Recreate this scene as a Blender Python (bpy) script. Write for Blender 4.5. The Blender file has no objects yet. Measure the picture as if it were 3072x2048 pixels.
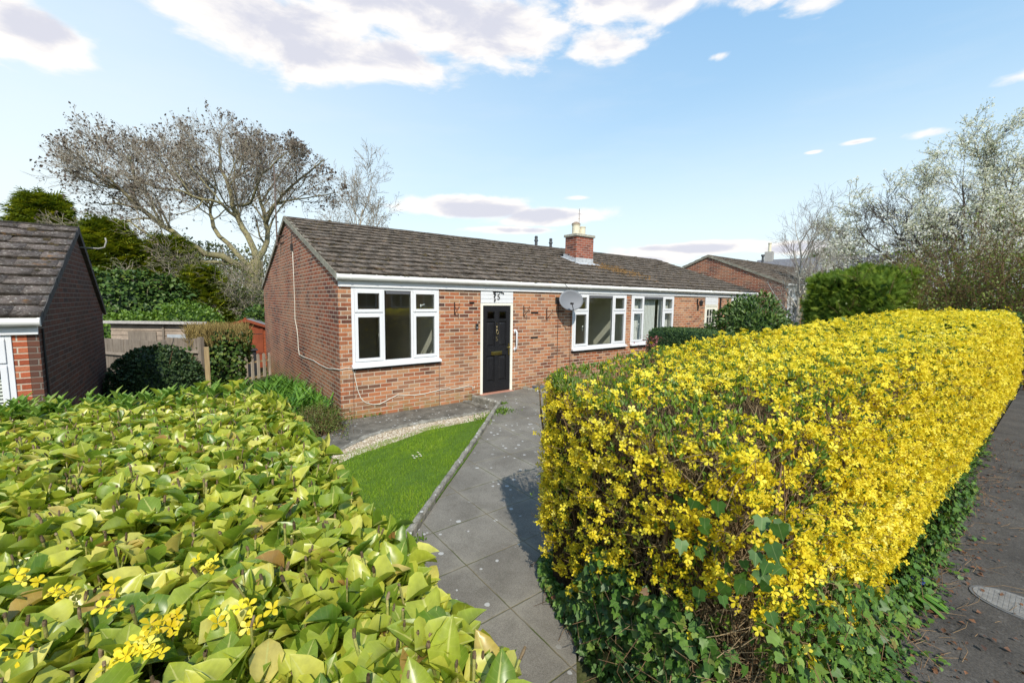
import bpy, math, random, time
import numpy as np
from mathutils import Vector, Matrix
T0 = time.time()
random.seed(7); rng = np.random.default_rng(11)
R = math.radians
scene = bpy.context.scene
COL = scene.collection

# ------------------------------------------------------------------ camera
CAM = np.array([-2.0317, -7.6418, 2.1674]); YAW, PIT, ROLL, FOC = 0.9205, -0.0969, 0.0120, 1265.093
_f = np.array([math.cos(YAW)*math.cos(PIT), math.sin(YAW)*math.cos(PIT), math.sin(PIT)])
_r = np.array([math.sin(YAW), -math.cos(YAW), 0.0]); _u = np.cross(_r, _f)
_r2 = _r*math.cos(ROLL)+_u*math.sin(ROLL); _u2 = _u*math.cos(ROLL)-_r*math.sin(ROLL)
def ray(u, v):
    return _f*FOC+_r2*(u-1536)-_u2*(v-1024)
def hit(u, v, ax, val):            # pixel (3072 wide) -> point on the plane axis = val
    d = ray(u, v); return CAM+d*(val-CAM[ax])/d[ax]
def at(u, v, dep):                 # pixel -> point at a depth in metres
    return CAM+ray(u, v)*dep/FOC
cd = bpy.data.cameras.new('camera'); cam = bpy.data.objects.new('camera', cd); COL.objects.link(cam)
cd.sensor_width = 36; cd.lens = 36*FOC/3072; cd.clip_start = 0.05; cd.clip_end = 3000
m = Matrix(((_r2[0], _u2[0], -_f[0], CAM[0]), (_r2[1], _u2[1], -_f[1], CAM[1]), (_r2[2], _u2[2], -_f[2], CAM[2]), (0, 0, 0, 1)))
cam.matrix_world = m; scene.camera = cam

# ------------------------------------------------------------------ node helpers
class N:
    def __init__(s, nt): s.nt = nt
    def n(s, t, **k):
        x = s.nt.nodes.new(t)
        for a, b in k.items(): setattr(x, a, b)
        return x
    def put(s, sock, v):
        if v is None: return
        if isinstance(v, bpy.types.NodeSocket): s.nt.links.new(v, sock)
        else:
            if sock.type == 'RGBA' and not isinstance(v, (int, float)) and len(v) == 3: v = (*v, 1)
            sock.default_value = v
    def m(s, op, a, b=None, c=None, clamp=False):
        x = s.n('ShaderNodeMath', operation=op, use_clamp=clamp)
        for i, v in enumerate((a, b, c)):
            if v is not None: s.put(x.inputs[i], v)
        return x.outputs[0]
    def mix(s, f, a, b, mode='MIX'):
        x = s.n('ShaderNodeMix', data_type='RGBA', blend_type=mode)
        s.put(x.inputs[0], f); s.put(x.inputs[6], a); s.put(x.inputs[7], b); return x.outputs[2]
    def ramp(s, f, stops, mode='LINEAR'):
        x = s.n('ShaderNodeValToRGB'); x.color_ramp.interpolation = mode
        while len(x.color_ramp.elements) < len(stops): x.color_ramp.elements.new(0.5)
        for e, (p_, c_) in zip(x.color_ramp.elements, stops): e.position = p_; e.color = (*c_, 1) if len(c_) == 3 else c_
        s.put(x.inputs[0], f); return x.outputs[0]
    def noise(s, vec, scale, detail=4, rough=0.55, out=0, dist=0):
        x = s.n('ShaderNodeTexNoise'); s.put(x.inputs['Vector'], vec); x.inputs['Scale'].default_value = scale
        x.inputs['Detail'].default_value = detail; x.inputs['Roughness'].default_value = rough; x.inputs['Distortion'].default_value = dist
        return x.outputs[out]
    def map(s, v, a, b, c=0.0, d=1.0, t='LINEAR'):
        x = s.n('ShaderNodeMapRange', interpolation_type=t); s.put(x.inputs[0], v)
        for i, q in enumerate((a, b, c, d)): x.inputs[i+1].default_value = q
        return x.outputs[0]
    def xyz(s, v):
        x = s.n('ShaderNodeSeparateXYZ'); s.put(x.inputs[0], v); return x.outputs
    def comb(s, a, b, c):
        x = s.n('ShaderNodeCombineXYZ')
        for i, q in enumerate((a, b, c)): s.put(x.inputs[i], q)
        return x.outputs[0]
    def attr(s, name):
        return s.n('ShaderNodeAttribute', attribute_name=name)
    def obj(s): return s.n('ShaderNodeNewGeometry').outputs['Position']
    def bump(s, h, st, dist):
        x = s.n('ShaderNodeBump'); s.put(x.inputs['Height'], h); x.inputs['Strength'].default_value = st; x.inputs['Distance'].default_value = dist
        return x.outputs[0]
def mat(name):
    m_ = bpy.data.materials.new(name); m_.use_nodes = True; nt = m_.node_tree
    b = nt.nodes['Principled BSDF']; return m_, N(nt), b
def out_of(n_): return [x for x in n_.nt.nodes if x.type == 'OUTPUT_MATERIAL'][0]
def simple(name, col, rough=0.5, metal=0.0, var=0.12, vs=6.0, bump=0.0, bs=60.0, spec=0.5):
    m_, n, b = mat(name); P = n.obj(); nz = n.noise(P, vs, 5)
    f = n.map(nz, .3, .7, 1-var, 1+var)
    c = n.mix(1.0, col, n.comb(f, f, f), 'MULTIPLY')
    n.put(b.inputs['Base Color'], c); b.inputs['Roughness'].default_value = rough; b.inputs['Metallic'].default_value = metal
    b.inputs['Specular IOR Level'].default_value = spec
    if bump: n.put(b.inputs['Normal'], n.bump(n.noise(P, bs, 6), bump, .01))
    return m_

# ------------------------------------------------------------------ mesh helpers
class MB:
    def __init__(s): s.v = []; s.f = []
    def add(s, vs, fs):
        o = len(s.v); s.v += [tuple(map(float, q)) for q in vs]; s.f += [tuple(o+i for i in q) for q in fs]; return s
    def box(s, x0, x1, y0, y1, z0, z1, M=None):
        vs = [(x, y, z) for z in (z0, z1) for y in (y0, y1) for x in (x0, x1)]
        if M is not None: vs = [tuple(M @ Vector(q)) for q in vs]
        return s.add(vs, [(0, 2, 3, 1), (4, 5, 7, 6), (0, 1, 5, 4), (2, 6, 7, 3), (0, 4, 6, 2), (1, 3, 7, 5)])
    def prism(s, poly, ax, a, b):   # polygon in the plane normal to ax, extruded a..b
        def mk(p_, t):
            q = list(p_); q.insert(ax, t); return q
        n_ = len(poly); vs = [mk(p_, a) for p_ in poly]+[mk(p_, b) for p_ in poly]
        fs = [tuple(range(n_)), tuple(range(2*n_-1, n_-1, -1))]+[(i, i+n_, (i+1) % n_+n_, (i+1) % n_) for i in range(n_)]
        return s.add(vs, fs)
    def tube(s, pts, rad, n_=8, cap=True):
        pts = [np.array(p_, float) for p_ in pts]
        rad = [rad]*len(pts) if isinstance(rad, (int, float)) else rad
        o = len(s.v); up = None
        for i, p_ in enumerate(pts):
            t = pts[min(i+1, len(pts)-1)]-pts[max(i-1, 0)]; t = t/(np.linalg.norm(t)+1e-9)
            if up is None: up = np.array([0, 0, 1.]) if abs(t[2]) < .9 else np.array([1., 0, 0])
            a = np.cross(t, up); a /= np.linalg.norm(a)+1e-9; b = np.cross(a, t); up = b
            for k in range(n_):
                w = 2*math.pi*k/n_; s.v.append(tuple(p_+rad[i]*(a*math.cos(w)+b*math.sin(w))))
        for i in range(len(pts)-1):
            for k in range(n_):
                k2 = (k+1) % n_; s.f.append((o+i*n_+k, o+i*n_+k2, o+(i+1)*n_+k2, o+(i+1)*n_+k))
        if cap:
            s.f.append(tuple(o+k for k in range(n_))[::-1]); s.f.append(tuple(o+(len(pts)-1)*n_+k for k in range(n_)))
        return s
    def lathe(s, c, prof, n_=20):   # prof: (radius, z) list
        o = len(s.v)
        for r_, z in prof:
            for k in range(n_): s.v.append((c[0]+r_*math.cos(2*math.pi*k/n_), c[1]+r_*math.sin(2*math.pi*k/n_), c[2]+z))
        for i in range(len(prof)-1):
            for k in range(n_):
                k2 = (k+1) % n_; s.f.append((o+i*n_+k, o+i*n_+k2, o+(i+1)*n_+k2, o+(i+1)*n_+k))
        s.f.append(tuple(o+k for k in range(n_))[::-1]); s.f.append(tuple(o+(len(prof)-1)*n_+k for k in range(n_)))
        return s
    def build(s, name, m_, parent=None, bevel=0, smooth=False):
        me = bpy.data.meshes.new(name); me.from_pydata(s.v, [], s.f); me.update()
        o = bpy.data.objects.new(name, me); COL.objects.link(o)
        if m_: me.materials.append(m_)
        if parent: o.parent = parent
        if smooth: me.polygons.foreach_set('use_smooth', [True]*len(me.polygons))
        if bevel:
            b = o.modifiers.new('bevel', 'BEVEL'); b.width = bevel; b.segments = 2; b.limit_method = 'ANGLE'
        return o
def np_mesh(name, V, F, m_, parent=None, rnd=None, uv=None, smooth=False):   # F (n,k)
    me = bpy.data.meshes.new(name); nv, nf, k = len(V), len(F), F.shape[1]
    me.vertices.add(nv); me.vertices.foreach_set('co', np.ascontiguousarray(V, dtype=np.float32).ravel())
    me.loops.add(nf*k); me.loops.foreach_set('vertex_index', np.ascontiguousarray(F, dtype=np.int32).ravel())
    me.polygons.add(nf); me.polygons.foreach_set('loop_start', np.arange(0, nf*k, k, dtype=np.int32))
    if rnd is not None:
        a = me.attributes.new('rnd', 'FLOAT', 'POINT'); a.data.foreach_set('value', np.ascontiguousarray(rnd, dtype=np.float32))
    if uv is not None:
        a = me.attributes.new('luv', 'FLOAT_VECTOR', 'POINT')
        q = np.zeros((nv, 3), np.float32); q[:, :2] = uv; a.data.foreach_set('vector', q.ravel())
    me.update(calc_edges=True)
    if smooth: me.polygons.foreach_set('use_smooth', [True]*nf)
    me.materials.append(m_)
    o = bpy.data.objects.new(name, me); COL.objects.link(o)
    if parent: o.parent = parent
    return o
def nrm(a): return a/(np.linalg.norm(a, axis=-1, keepdims=True)+1e-9)
def scatter(tpl, pos, d, n_, sc, rnd=None):     # tpl = (V, F, UV); axis y -> d, z -> n_
    V, F, UV = tpl; d = nrm(np.asarray(d, float)); x = nrm(np.cross(d, n_)); z = np.cross(x, d)
    k = len(pos); sc = np.broadcast_to(np.asarray(sc, float), (k,))
    W = V[None, :, 0:1]*x[:, None, :]+V[None, :, 1:2]*d[:, None, :]+V[None, :, 2:3]*z[:, None, :]
    W = W*sc[:, None, None]+np.asarray(pos)[:, None, :]
    FF = (F[None]+(np.arange(k)*len(V))[:, None, None]).reshape(-1, F.shape[1])
    rnd = rng.random(k) if rnd is None else rnd
    return W.reshape(-1, 3), FF, np.repeat(rnd, len(V)), np.tile(UV, (k, 1))
def merge(parts):
    Vs, Fs, Rs, Us, o = [], [], [], [], 0
    for V, F, r_, u in parts: Vs.append(V); Fs.append(F+o); Rs.append(r_); Us.append(u); o += len(V)
    return np.concatenate(Vs), np.concatenate(Fs), np.concatenate(Rs), np.concatenate(Us)
def smesh(name, parts, m_, parent=None, smooth=False):
    V, F, r_, u = merge(parts) if isinstance(parts, list) else parts
    return np_mesh(name, V, F, m_, parent, r_, u, smooth)
def rdir(k, up=0.0):
    v = rng.normal(size=(k, 3)); v = nrm(v); v[:, 2] += up; return nrm(v)
def vn(P, s=1.0, seed=0):          # smooth vector noise in about -1..1
    r_ = np.random.default_rng(seed); o = np.zeros(len(P))
    for i in range(7):
        w = r_.normal(size=3)*s*(1+.45*i); o += np.sin(P@w+r_.random()*6.28)/(1+.35*i)
    return o/2.6
def leaf_tpl(rows, fold=.15, droop=.15, w=.5):   # rows: (t, halfwidth)
    V, UV, F = [], [], []
    for t, h in rows:
        z = -droop*t*t
        V += [(-h*w, t, z+fold*h*w*2), (0, t, z), (h*w, t, z+fold*h*w*2)]; UV += [(-1, t), (0, t), (1, t)]
    for i in range(len(rows)-1):
        a = 3*i; F += [(a, a+1, a+4, a+3), (a+1, a+2, a+5, a+4)]
    return np.array(V, float), np.array(F), np.array(UV, float)
LAUREL = leaf_tpl([(0, .05), (.1, .26), (.3, .66), (.55, .8), (.8, .54), (.94, .2), (1, .02)], .42, .28, .42)
LAUREL_CUT = leaf_tpl([(0, .06), (.1, .3), (.3, .74), (.5, .85), (.66, .76)], .5, .15, .48)
LANCE = leaf_tpl([(0, .1), (.25, .6), (.6, .6), (1, .02)], .3, .25, .3)
SMALL = leaf_tpl([(0, .1), (.45, .8), (1, .05)], .25, .15, .5)
STRAP = leaf_tpl([(0, .5), (.3, .9), (.55, .8), (.8, .5), (1, .05)], .3, 1.1, .06)
BLADE = (np.array([(-.05, 0, 0), (.05, 0, 0), (.035, .6, .03), (0, 1, .14), (0, 1, .14)][:4]), np.array([(0, 1, 2, 3)]), np.array([(-1, 0), (1, 0), (1, .6), (0, 1.)]))
def petals(n_, L=1., w=.22, cup=.35, back=0.):
    V, F, UV = [], [], []
    for k in range(n_):
        a = 2*math.pi*k/n_+.3*(k % 2)*back; c, s_ = math.cos(a), math.sin(a); o = len(V)
        for (t, h, z) in ((.06, .05, .0), (.5, w, cup*.75), (.8, w*.85, cup*.8), (1., .03, cup*.55)):
            V += [(c*t*L-s_*h, z, s_*t*L+c*h), (c*t*L+s_*h, z+.02, s_*t*L-c*h)]; UV += [(0, t), (1, t)]
        for i in range(3): F.append((o+2*i, o+2*i+1, o+2*i+3, o+2*i+2))
    return np.array(V), np.array(F), np.array(UV, float)
FLOWER = petals(4, 1, .30, .42); FLOWER5 = petals(5, 1, .3, .15)
def ivy_tpl():
    A = [(0, .02), (-.24, -.10), (-.48, .10), (-.37, .33), (-.38, .58), (-.19, .62), (0, 1.0), (.19, .62), (.38, .58), (.37, .33), (.48, .10), (.24, -.10)]
    V = [(0, .32, 0.)]+[(x, y, -.10*(x*x+(y-.3)**2)*1.6+(.05 if i % 2 else -.04)) for i, (x, y) in enumerate(A)]
    F = []
    for i in range(0, 12, 2): F.append((0, 1+i, 1+(i+1) % 12, 1+(i+2) % 12))
    UV = [(0, .3)]+[(abs(x)*2, y) for x, y in A]
    return np.array(V), np.array(F), np.array(UV)
IVY = ivy_tpl()
def spray_tpl():      # conifer spray: flat feather of narrow pointed scales
    V, F, UV = [], [], []
    def nd(p_, q, w):
        o = len(V); p_ = np.array(p_); q = np.array(q); d_ = (q-p_)/np.linalg.norm(q-p_); s_ = np.array([d_[1], -d_[0], 0])
        V.extend([p_-s_*w*.6, p_+s_*w, q+s_*w*.15, q-s_*w*.15]); UV.extend([(0, 0), (1, 0), (1, 1), (0, 1)]); F.append((o, o+1, o+2, o+3))
    nd((0, 0, 0), (0, 1, -.18), .06)
    for i in range(5):
        t = .12+.16*i; L = .5*(1-t*.7)
        for s_ in (-1, 1): nd((0, t, -.18*t*t), (s_*L*.75, t+L*.75, -.18*(t+L)**2-.03), .055)
    return np.array(V), np.array(F), np.array(UV, float)
SPRAY = spray_tpl()

def tubes(polys, ns=4, lo=None):   # polys: list of (pts(k,3), rad(k)) -> V,F,rnd,uv, grouped by length
    by = {}
    for P, r_ in polys: by.setdefault(len(P), []).append((P, r_))
    parts = []
    for k, L in by.items():
        P = np.array([q[0] for q in L]); Q = np.array([q[1] for q in L]); n_ = len(L)
        T = np.empty_like(P); T[:, 1:-1] = P[:, 2:]-P[:, :-2]; T[:, 0] = P[:, 1]-P[:, 0]; T[:, -1] = P[:, -1]-P[:, -2]; T = nrm(T)
        ref = np.where(np.abs(T[:, :1, 2:3]) < .8, np.array([[[0, 0, 1.]]]), np.array([[[1., 0, 0]]])); ref = np.broadcast_to(ref, T.shape)
        A = nrm(np.cross(T, ref)); B = np.cross(A, T)
        w = np.arange(ns)*2*math.pi/ns
        V = P[:, :, None]+Q[:, :, None, None]*(A[:, :, None]*np.cos(w)[None, None, :, None]+B[:, :, None]*np.sin(w)[None, None, :, None])
        i, j, kk = np.meshgrid(np.arange(n_), np.arange(k-1), np.arange(ns), indexing='ij'); b = i*k*ns+j*ns; k2 = (kk+1) % ns
        F = np.stack([b+kk, b+k2, b+ns+k2, b+ns+kk], -1).reshape(-1, 4)
        parts.append((V.reshape(-1, 3), F, np.repeat(rng.random(n_), k*ns), np.zeros((n_*k*ns, 2))))
    return merge(parts)
def tmesh(name, polys, m_, parent, thr=.02):
    a = [q for q in polys if q[1][0] > thr]; b = [q for q in polys if q[1][0] <= thr]; parts = []
    if a: parts.append(tubes(a, 7))
    if b: parts.append(tubes(b, 3))
    return smesh(name, parts, m_, parent, True)

def tag(o, label=None, cat=None, group=None, kind=None):
    if label: o['label'] = label
    if cat: o['category'] = cat
    if group: o['group'] = group
    if kind: o['kind'] = kind
    return o
def thing(name, loc, label, cat, group=None):
    o = bpy.data.objects.new(name, None); COL.objects.link(o); o.empty_display_size = .2
    tag(o, label, cat, group); o['_l'] = list(map(float, loc)); return o
BASES = []
def base(name, loc, label, cat, group=None):   # an Empty at the thing's base; parts are built in world space, then re-based
    o = thing(name, loc, label, cat, group); BASES.append((o, Vector([float(q) for q in loc]))); return o
def rebase():
    for o, l in BASES:
        o.location = l
        for ch in o.children: ch.location = ch.location-l
        del o['_l']
def copy_tree(o, parent=None):
    c = o.copy(); COL.objects.link(c)
    if parent: c.parent = parent
    for ch in o.children: copy_tree(ch, c)
    return c
def S(a, b, x):
    t = np.clip((x-a)/(b-a), 0, 1); return t*t*(3-2*t)
def gz(x, y):        # terrain height
    x = np.asarray(x, float); y = np.asarray(y, float)
    z = -.03-.66*S(.1, -3.2, x)*S(-3.5, -.2, y)-.4*S(1, 9, y)*S(3, -.5, x)
    z = np.maximum(z, -.78)
    z = z+.45*S(15.5, 19, x)*S(-6.5, -3, y)
    return z

# ------------------------------------------------------------------ materials
def brick_mat(name, axis, stops, z0=0.0, u0=0.0, mortar=(.60, .50, .39), tint=None, painted_shade=0.0):
    m_, n, b = mat(name); P = n.obj(); x, y, z = n.xyz(P)
    ny_ = n.m('ABSOLUTE', n.xyz(n.n('ShaderNodeNewGeometry').outputs['True Normal'])[1]); isx = n.m('GREATER_THAN', ny_, .5)
    u = n.m('ADD', n.m('ADD', n.m('MULTIPLY', x, isx), n.m('MULTIPLY', n.m('MULTIPLY', y, n.m('SUBTRACT', 1, isx)), .8)), 50.025-u0)
    wob = n.m('MULTIPLY', n.m('SUBTRACT', n.noise(P, 9, 3), .5), .006)
    zz = n.m('ADD', n.m('ADD', z, 30-z0), wob)
    rowf = n.m('DIVIDE', zz, .075); row = n.m('FLOOR', rowf); fr = n.m('FRACT', rowf)
    off = n.m('MULTIPLY', n.m('MODULO', row, 2), .5)
    cf = n.m('ADD', n.m('ADD', n.m('DIVIDE', u, .225), off), n.m('MULTIPLY', wob, 4)); colm = n.m('FLOOR', cf); fc = n.m('FRACT', cf)
    mz = n.m('MINIMUM', fr, n.m('SUBTRACT', 1, fr)); mu = n.m('MULTIPLY', n.m('MINIMUM', fc, n.m('SUBTRACT', 1, fc)), 3.0)
    e = n.m('ADD', n.m('MINIMUM', mz, mu), n.m('MULTIPLY', n.m('SUBTRACT', n.noise(P, 60, 3), .5), .05))
    mask = n.map(e, .075, .115)      # 1 = brick
    wn = n.n('ShaderNodeTexWhiteNoise', noise_dimensions='2D'); n.put(wn.inputs['Vector'], n.comb(row, colm, 0))
    c = n.ramp(wn.outputs['Value'], stops)
    if axis == 'auto': c = n.mix(isx, n.ramp(wn.outputs['Value'], STG), c)
    fine = n.noise(P, 45, 6, .7); f = n.map(fine, .25, .75, .72, 1.25)
    c = n.mix(1.0, c, n.comb(f, f, f), 'MULTIPLY')
    if tint:                       # slow change of the brick batch along the wall
        big = n.noise(P, .8, 3); c = n.mix(n.map(big, .38, .62, 0, .7), c, n.mix(.55, c, tint))
    pale = n.noise(P, 3.2, 5, .7); c = n.mix(n.map(pale, .6, .8, 0, .4), c, (.50, .38, .28))
    mo = n.mix(n.noise(P, 30, 4), mortar, tuple(q*.72 for q in mortar))
    c = n.mix(mask, mo, c)
    st_ = n.noise(n.comb(n.m('MULTIPLY', u, 1.0), 0, n.m('MULTIPLY', z, .45)), 1.1, 6, .7); c = n.mix(n.map(st_, .52, .72, 0, .45), c, n.mix(1.0, c, (.50, .44, .40), 'MULTIPLY'))
    low = n.map(z, .0, .35, 1, 0); gr = n.m('MULTIPLY', low, n.map(n.noise(P, 7, 5), .4, .6)); c = n.mix(n.m('MULTIPLY', gr, .55), c, (.20, .20, .07))
    if painted_shade: c = n.mix(n.map(n.noise(P, 1.3, 6, .7), .3, .7, painted_shade*.7, painted_shade), c, n.mix(mask, (.13, .105, .085), (.060, .042, .034)))  # shade painted in: brick and mortar both pulled unevenly towards dark brown
    n.put(b.inputs['Base Color'], c); b.inputs['Roughness'].default_value = .88; b.inputs['Specular IOR Level'].default_value = .25
    h = n.m('ADD', mask, n.m('MULTIPLY', fine, .45))
    n.put(b.inputs['Normal'], n.bump(h, .8, .006)); return m_
ST = [(0, (.075, .038, .030)), (.14, (.15, .056, .036)), (.3, (.31, .092, .040)), (.5, (.40, .135, .055)), (.66, (.46, .20, .095)), (.8, (.20, .088, .055)), (.92, (.50, .27, .15)), (1, (.33, .19, .10))]
STG = [(0, (.085, .042, .038)), (.2, (.17, .055, .036)), (.45, (.28, .078, .040)), (.7, (.32, .095, .048)), (.88, (.15, .06, .046)), (1, (.38, .14, .075))]
brickX = brick_mat('red brick', 'auto', ST, z0=.0, tint=(.55, .29, .16))
brickY = brick_mat('gable brick', 'y', STG, z0=.0, mortar=(.56, .46, .38))
brickL = brick_mat('dark gable brick', 'y', STG, z0=.03, mortar=(.34, .29, .25), painted_shade=.86)  # the left gable's shade is put into its brick colour
brickLX = brick_mat('facade brick red', 'x', [(0, (.12, .04, .03)), (.3, (.30, .075, .035)), (.7, (.42, .11, .05)), (1, (.44, .17, .09))], z0=.03, u0=-3.54)

def tile_mat(name, base_c, moss=.5, lich=.4, orange=.2):
    m_, n, b = mat(name); P = n.obj(); a = n.attr('rnd').outputs['Fac']
    f = n.map(a, 0, 1, .86, 1.14); c = n.mix(1.0, base_c, n.comb(f, f, f), 'MULTIPLY')
    g = n.noise(P, 22, 7, .75); gf = n.map(g, .3, .7, .6, 1.5); c = n.mix(1.0, c, n.comb(gf, gf, gf), 'MULTIPLY')
    c = n.mix(n.map(n.noise(P, 2.2, 5, .65), .45, .65, 0, .4), c, (.17, .145, .12))
    c = n.mix(n.m('MULTIPLY', n.map(n.noise(P, 30, 5, .7), .57, .64), lich), c, (.40, .38, .34))
    ms = n.m('MULTIPLY', n.map(n.noise(P, 5, 7, .75), .52, .62), moss); c = n.mix(ms, c, (.045, .036, .018))
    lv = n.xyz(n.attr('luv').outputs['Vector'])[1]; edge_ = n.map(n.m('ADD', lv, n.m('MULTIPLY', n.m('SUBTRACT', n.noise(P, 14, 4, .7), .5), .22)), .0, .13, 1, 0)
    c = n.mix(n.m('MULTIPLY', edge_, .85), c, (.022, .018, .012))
    oz = n.m('MULTIPLY', n.map(n.noise(P, 3.1, 6, .7), .60, .70), orange); c = n.mix(oz, c, (.28, .13, .028))
    n.put(b.inputs['Base Color'], c); b.inputs['Roughness'].default_value = .95; b.inputs['Specular IOR Level'].default_value = .15
    n.put(b.inputs['Normal'], n.bump(n.m('ADD', g, n.m('MULTIPLY', ms, 1.5)), 1.0, .02)); return m_
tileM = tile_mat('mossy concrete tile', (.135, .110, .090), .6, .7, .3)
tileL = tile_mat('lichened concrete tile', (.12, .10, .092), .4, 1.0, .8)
mossM = simple('moss', (.05, .036, .014), .98, var=.5, vs=20, bump=.5)
verge = simple('cement verge', (.27, .255, .20), .95, var=.35, vs=9, bump=.8, bs=40)
pvc = simple('white upvc', (.72, .735, .76), .32, var=.03, vs=3)
gutterM = simple('off white gutter', (.74, .74, .71), .4, var=.06, vs=5)
whitew = simple('cream painted wood', (.80, .78, .68), .55, var=.04)
dark = simple('dark gap', (.02, .02, .022), .8)
blackm = simple('black iron', (.02, .018, .018), .5, var=.3)
rust = simple('rusty iron', (.045, .018, .012), .7, var=.4, vs=40)
oldbrass = simple('tarnished brass', (.30, .24, .13), .5, .8, var=.3, vs=40)
brass = simple('brass', (.62, .46, .14), .3, 1.0, var=.2, vs=30)
lead = simple('lead flashing', (.48, .50, .52), .6, .2, var=.2, vs=12, bump=.4, bs=25)
potM = simple('cream clay pot', (.66, .61, .46), .7, var=.12, vs=8)
capM = simple('lichened concrete cap', (.36, .35, .29), .95, var=.4, vs=22, bump=.7)
fluem = simple('dark flue metal', (.075, .08, .088), .6, .2, var=.2)
dishM = simple('grey dish', (.17, .18, .20), .6, .0, var=.06)
terra = simple('terracotta step', (.40, .19, .13), .75, var=.15, vs=14, bump=.2)
plaster = simple('cream plaster', (.80, .77, .68), .9, var=.03)
carpet = simple('beige carpet', (.40, .35, .29), .95)
galv = simple('dark cable', (.03, .02, .02), .7)
wcable = simple('white cable', (.68, .66, .58), .6)
galvp = simple('weathered steel tube', (.16, .12, .10), .6, .4, var=.3, vs=20)
felt = simple('grey roofing felt', (.20, .20, .21), .95, var=.15, bump=.5)
slate = simple('grey slates', (.15, .15, .165), .8, var=.25, vs=10)
binM = simple('dark wheelie bin plastic', (.03, .033, .04), .45)
render_ = simple('grey render', (.38, .37, .35), .9)
blindM = simple('white blind fabric', (.85, .85, .86), .8, var=.03)

def glass_mat():
    m_, n, b = mat('window glass'); nt = n.nt; nt.nodes.remove(b)
    ge = n.n('ShaderNodeNewGeometry'); dt = n.n('ShaderNodeVectorMath', operation='DOT_PRODUCT'); n.put(dt.inputs[0], ge.outputs['Normal']); n.put(dt.inputs[1], ge.outputs['Incoming'])
    sch = n.m('ADD', .07, n.m('MULTIPLY', .93, n.m('POWER', n.m('SUBTRACT', 1, n.m('ABSOLUTE', dt.outputs['Value'])), 5.0)))
    tr = n.n('ShaderNodeBsdfTransparent'); tr.inputs[0].default_value = (.93, .95, .93, 1)
    gl = n.n('ShaderNodeBsdfGlossy'); gl.inputs['Roughness'].default_value = .0; gl.inputs[0].default_value = (.95, .97, 1, 1)
    mx = n.n('ShaderNodeMixShader'); n.put(mx.inputs[0], sch)
    nt.links.new(tr.outputs[0], mx.inputs[1]); nt.links.new(gl.outputs[0], mx.inputs[2]); nt.links.new(mx.outputs[0], out_of(n).inputs[0]); return m_
glass = glass_mat()

def door_mat():
    m_, n, b = mat('worn black paint'); P = n.obj(); x, y, z = n.xyz(P)
    st = n.noise(n.comb(n.m('MULTIPLY', x, 3.0), y, n.m('MULTIPLY', z, .8)), 40, 5, .7)
    k = n.m('MULTIPLY', n.map(st, .62, .70), n.map(n.noise(P, 5, 3), .45, .6))
    c = n.mix(k, (.014, .014, .016), (.30, .30, .30)); n.put(b.inputs['Base Color'], c)
    b.inputs['Specular IOR Level'].default_value = .25; n.put(b.inputs['Roughness'], n.map(k, 0, 1, .45, .8)); n.put(b.inputs['Normal'], n.bump(st, .3, .002)); return m_
doorM = door_mat()

def wood_mat(name, col, axis=2, plank=.1, rough=.85, var=.35):
    m_, n, b = mat(name); P = n.obj(); x, y, z = n.xyz(P); s_ = [14., 14., 14.]; s_[axis] = 1.2
    v = n.comb(n.m('MULTIPLY', x, s_[0]), n.m('MULTIPLY', y, s_[1]), n.m('MULTIPLY', z, s_[2]))
    g = n.noise(v, 2.2, 6, .7, dist=.6); a = n.attr('rnd').outputs['Fac']
    f = n.m('MULTIPLY', n.map(g, .25, .75, 1-var, 1+var), n.map(n.noise(P, 1.7, 3), .3, .7, .8, 1.2))
    n.put(b.inputs['Base Color'], n.mix(1.0, col, n.comb(f, f, f), 'MULTIPLY')); b.inputs['Roughness'].default_value = rough
    b.inputs['Specular IOR Level'].default_value = .2; n.put(b.inputs['Normal'], n.bump(g, .4, .004)); return m_
greywood = wood_mat('weathered fence wood', (.23, .195, .16)); greywoodH = wood_mat('weathered boards', (.34, .275, .22), 0)
paleGrey = wood_mat('pale weathered pales', (.36, .32, .26))
paleWood = wood_mat('pale post wood', (.36, .27, .15)); redwood = wood_mat('red stained boards', (.27, .068, .028), 0, var=.2)
redwoodV = wood_mat('red stained door boards', (.22, .056, .026), 2, var=.2)

def leaf_mat(name, stops, rough=.4, trans=.25, vein=None, spec=.5, vw=.10, bump=0, back=None, side=True):
    m_, n, b = mat(name); nt = n.nt; a = n.attr('rnd').outputs['Fac']; c = n.ramp(a, stops)
    if vein:
        u, v, _ = n.xyz(n.attr('luv').outputs['Vector']); au = n.m('ABSOLUTE', u)
        k = n.map(au, vw*.4, vw, 1, 0)
        if side:
            sv = n.m('SINE', n.m('MULTIPLY', n.m('SUBTRACT', v, n.m('MULTIPLY', au, .16)), 52))
            k = n.m('MAXIMUM', k, n.m('MULTIPLY', n.map(sv, .86, 1.0), .16))
        c = n.mix(n.m('MULTIPLY', k, .7), c, vein)
        f = n.map(n.noise(n.obj(), 35, 3), .3, .7, .82, 1.18); c = n.mix(1.0, c, n.comb(f, f, f), 'MULTIPLY')
    n.put(b.inputs['Base Color'], c); b.inputs['Roughness'].default_value = rough; b.inputs['Specular IOR Level'].default_value = spec
    t = n.n('ShaderNodeBsdfTranslucent'); n.put(t.inputs[0], n.mix(1.0, c, (1.25, 1.2, .6), 'MULTIPLY'))
    mx = n.n('ShaderNodeMixShader'); mx.inputs[0].default_value = trans
    nt.links.new(b.outputs[0], mx.inputs[1]); nt.links.new(t.outputs[0], mx.inputs[2]); nt.links.new(mx.outputs[0], out_of(n).inputs[0]); return m_
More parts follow.
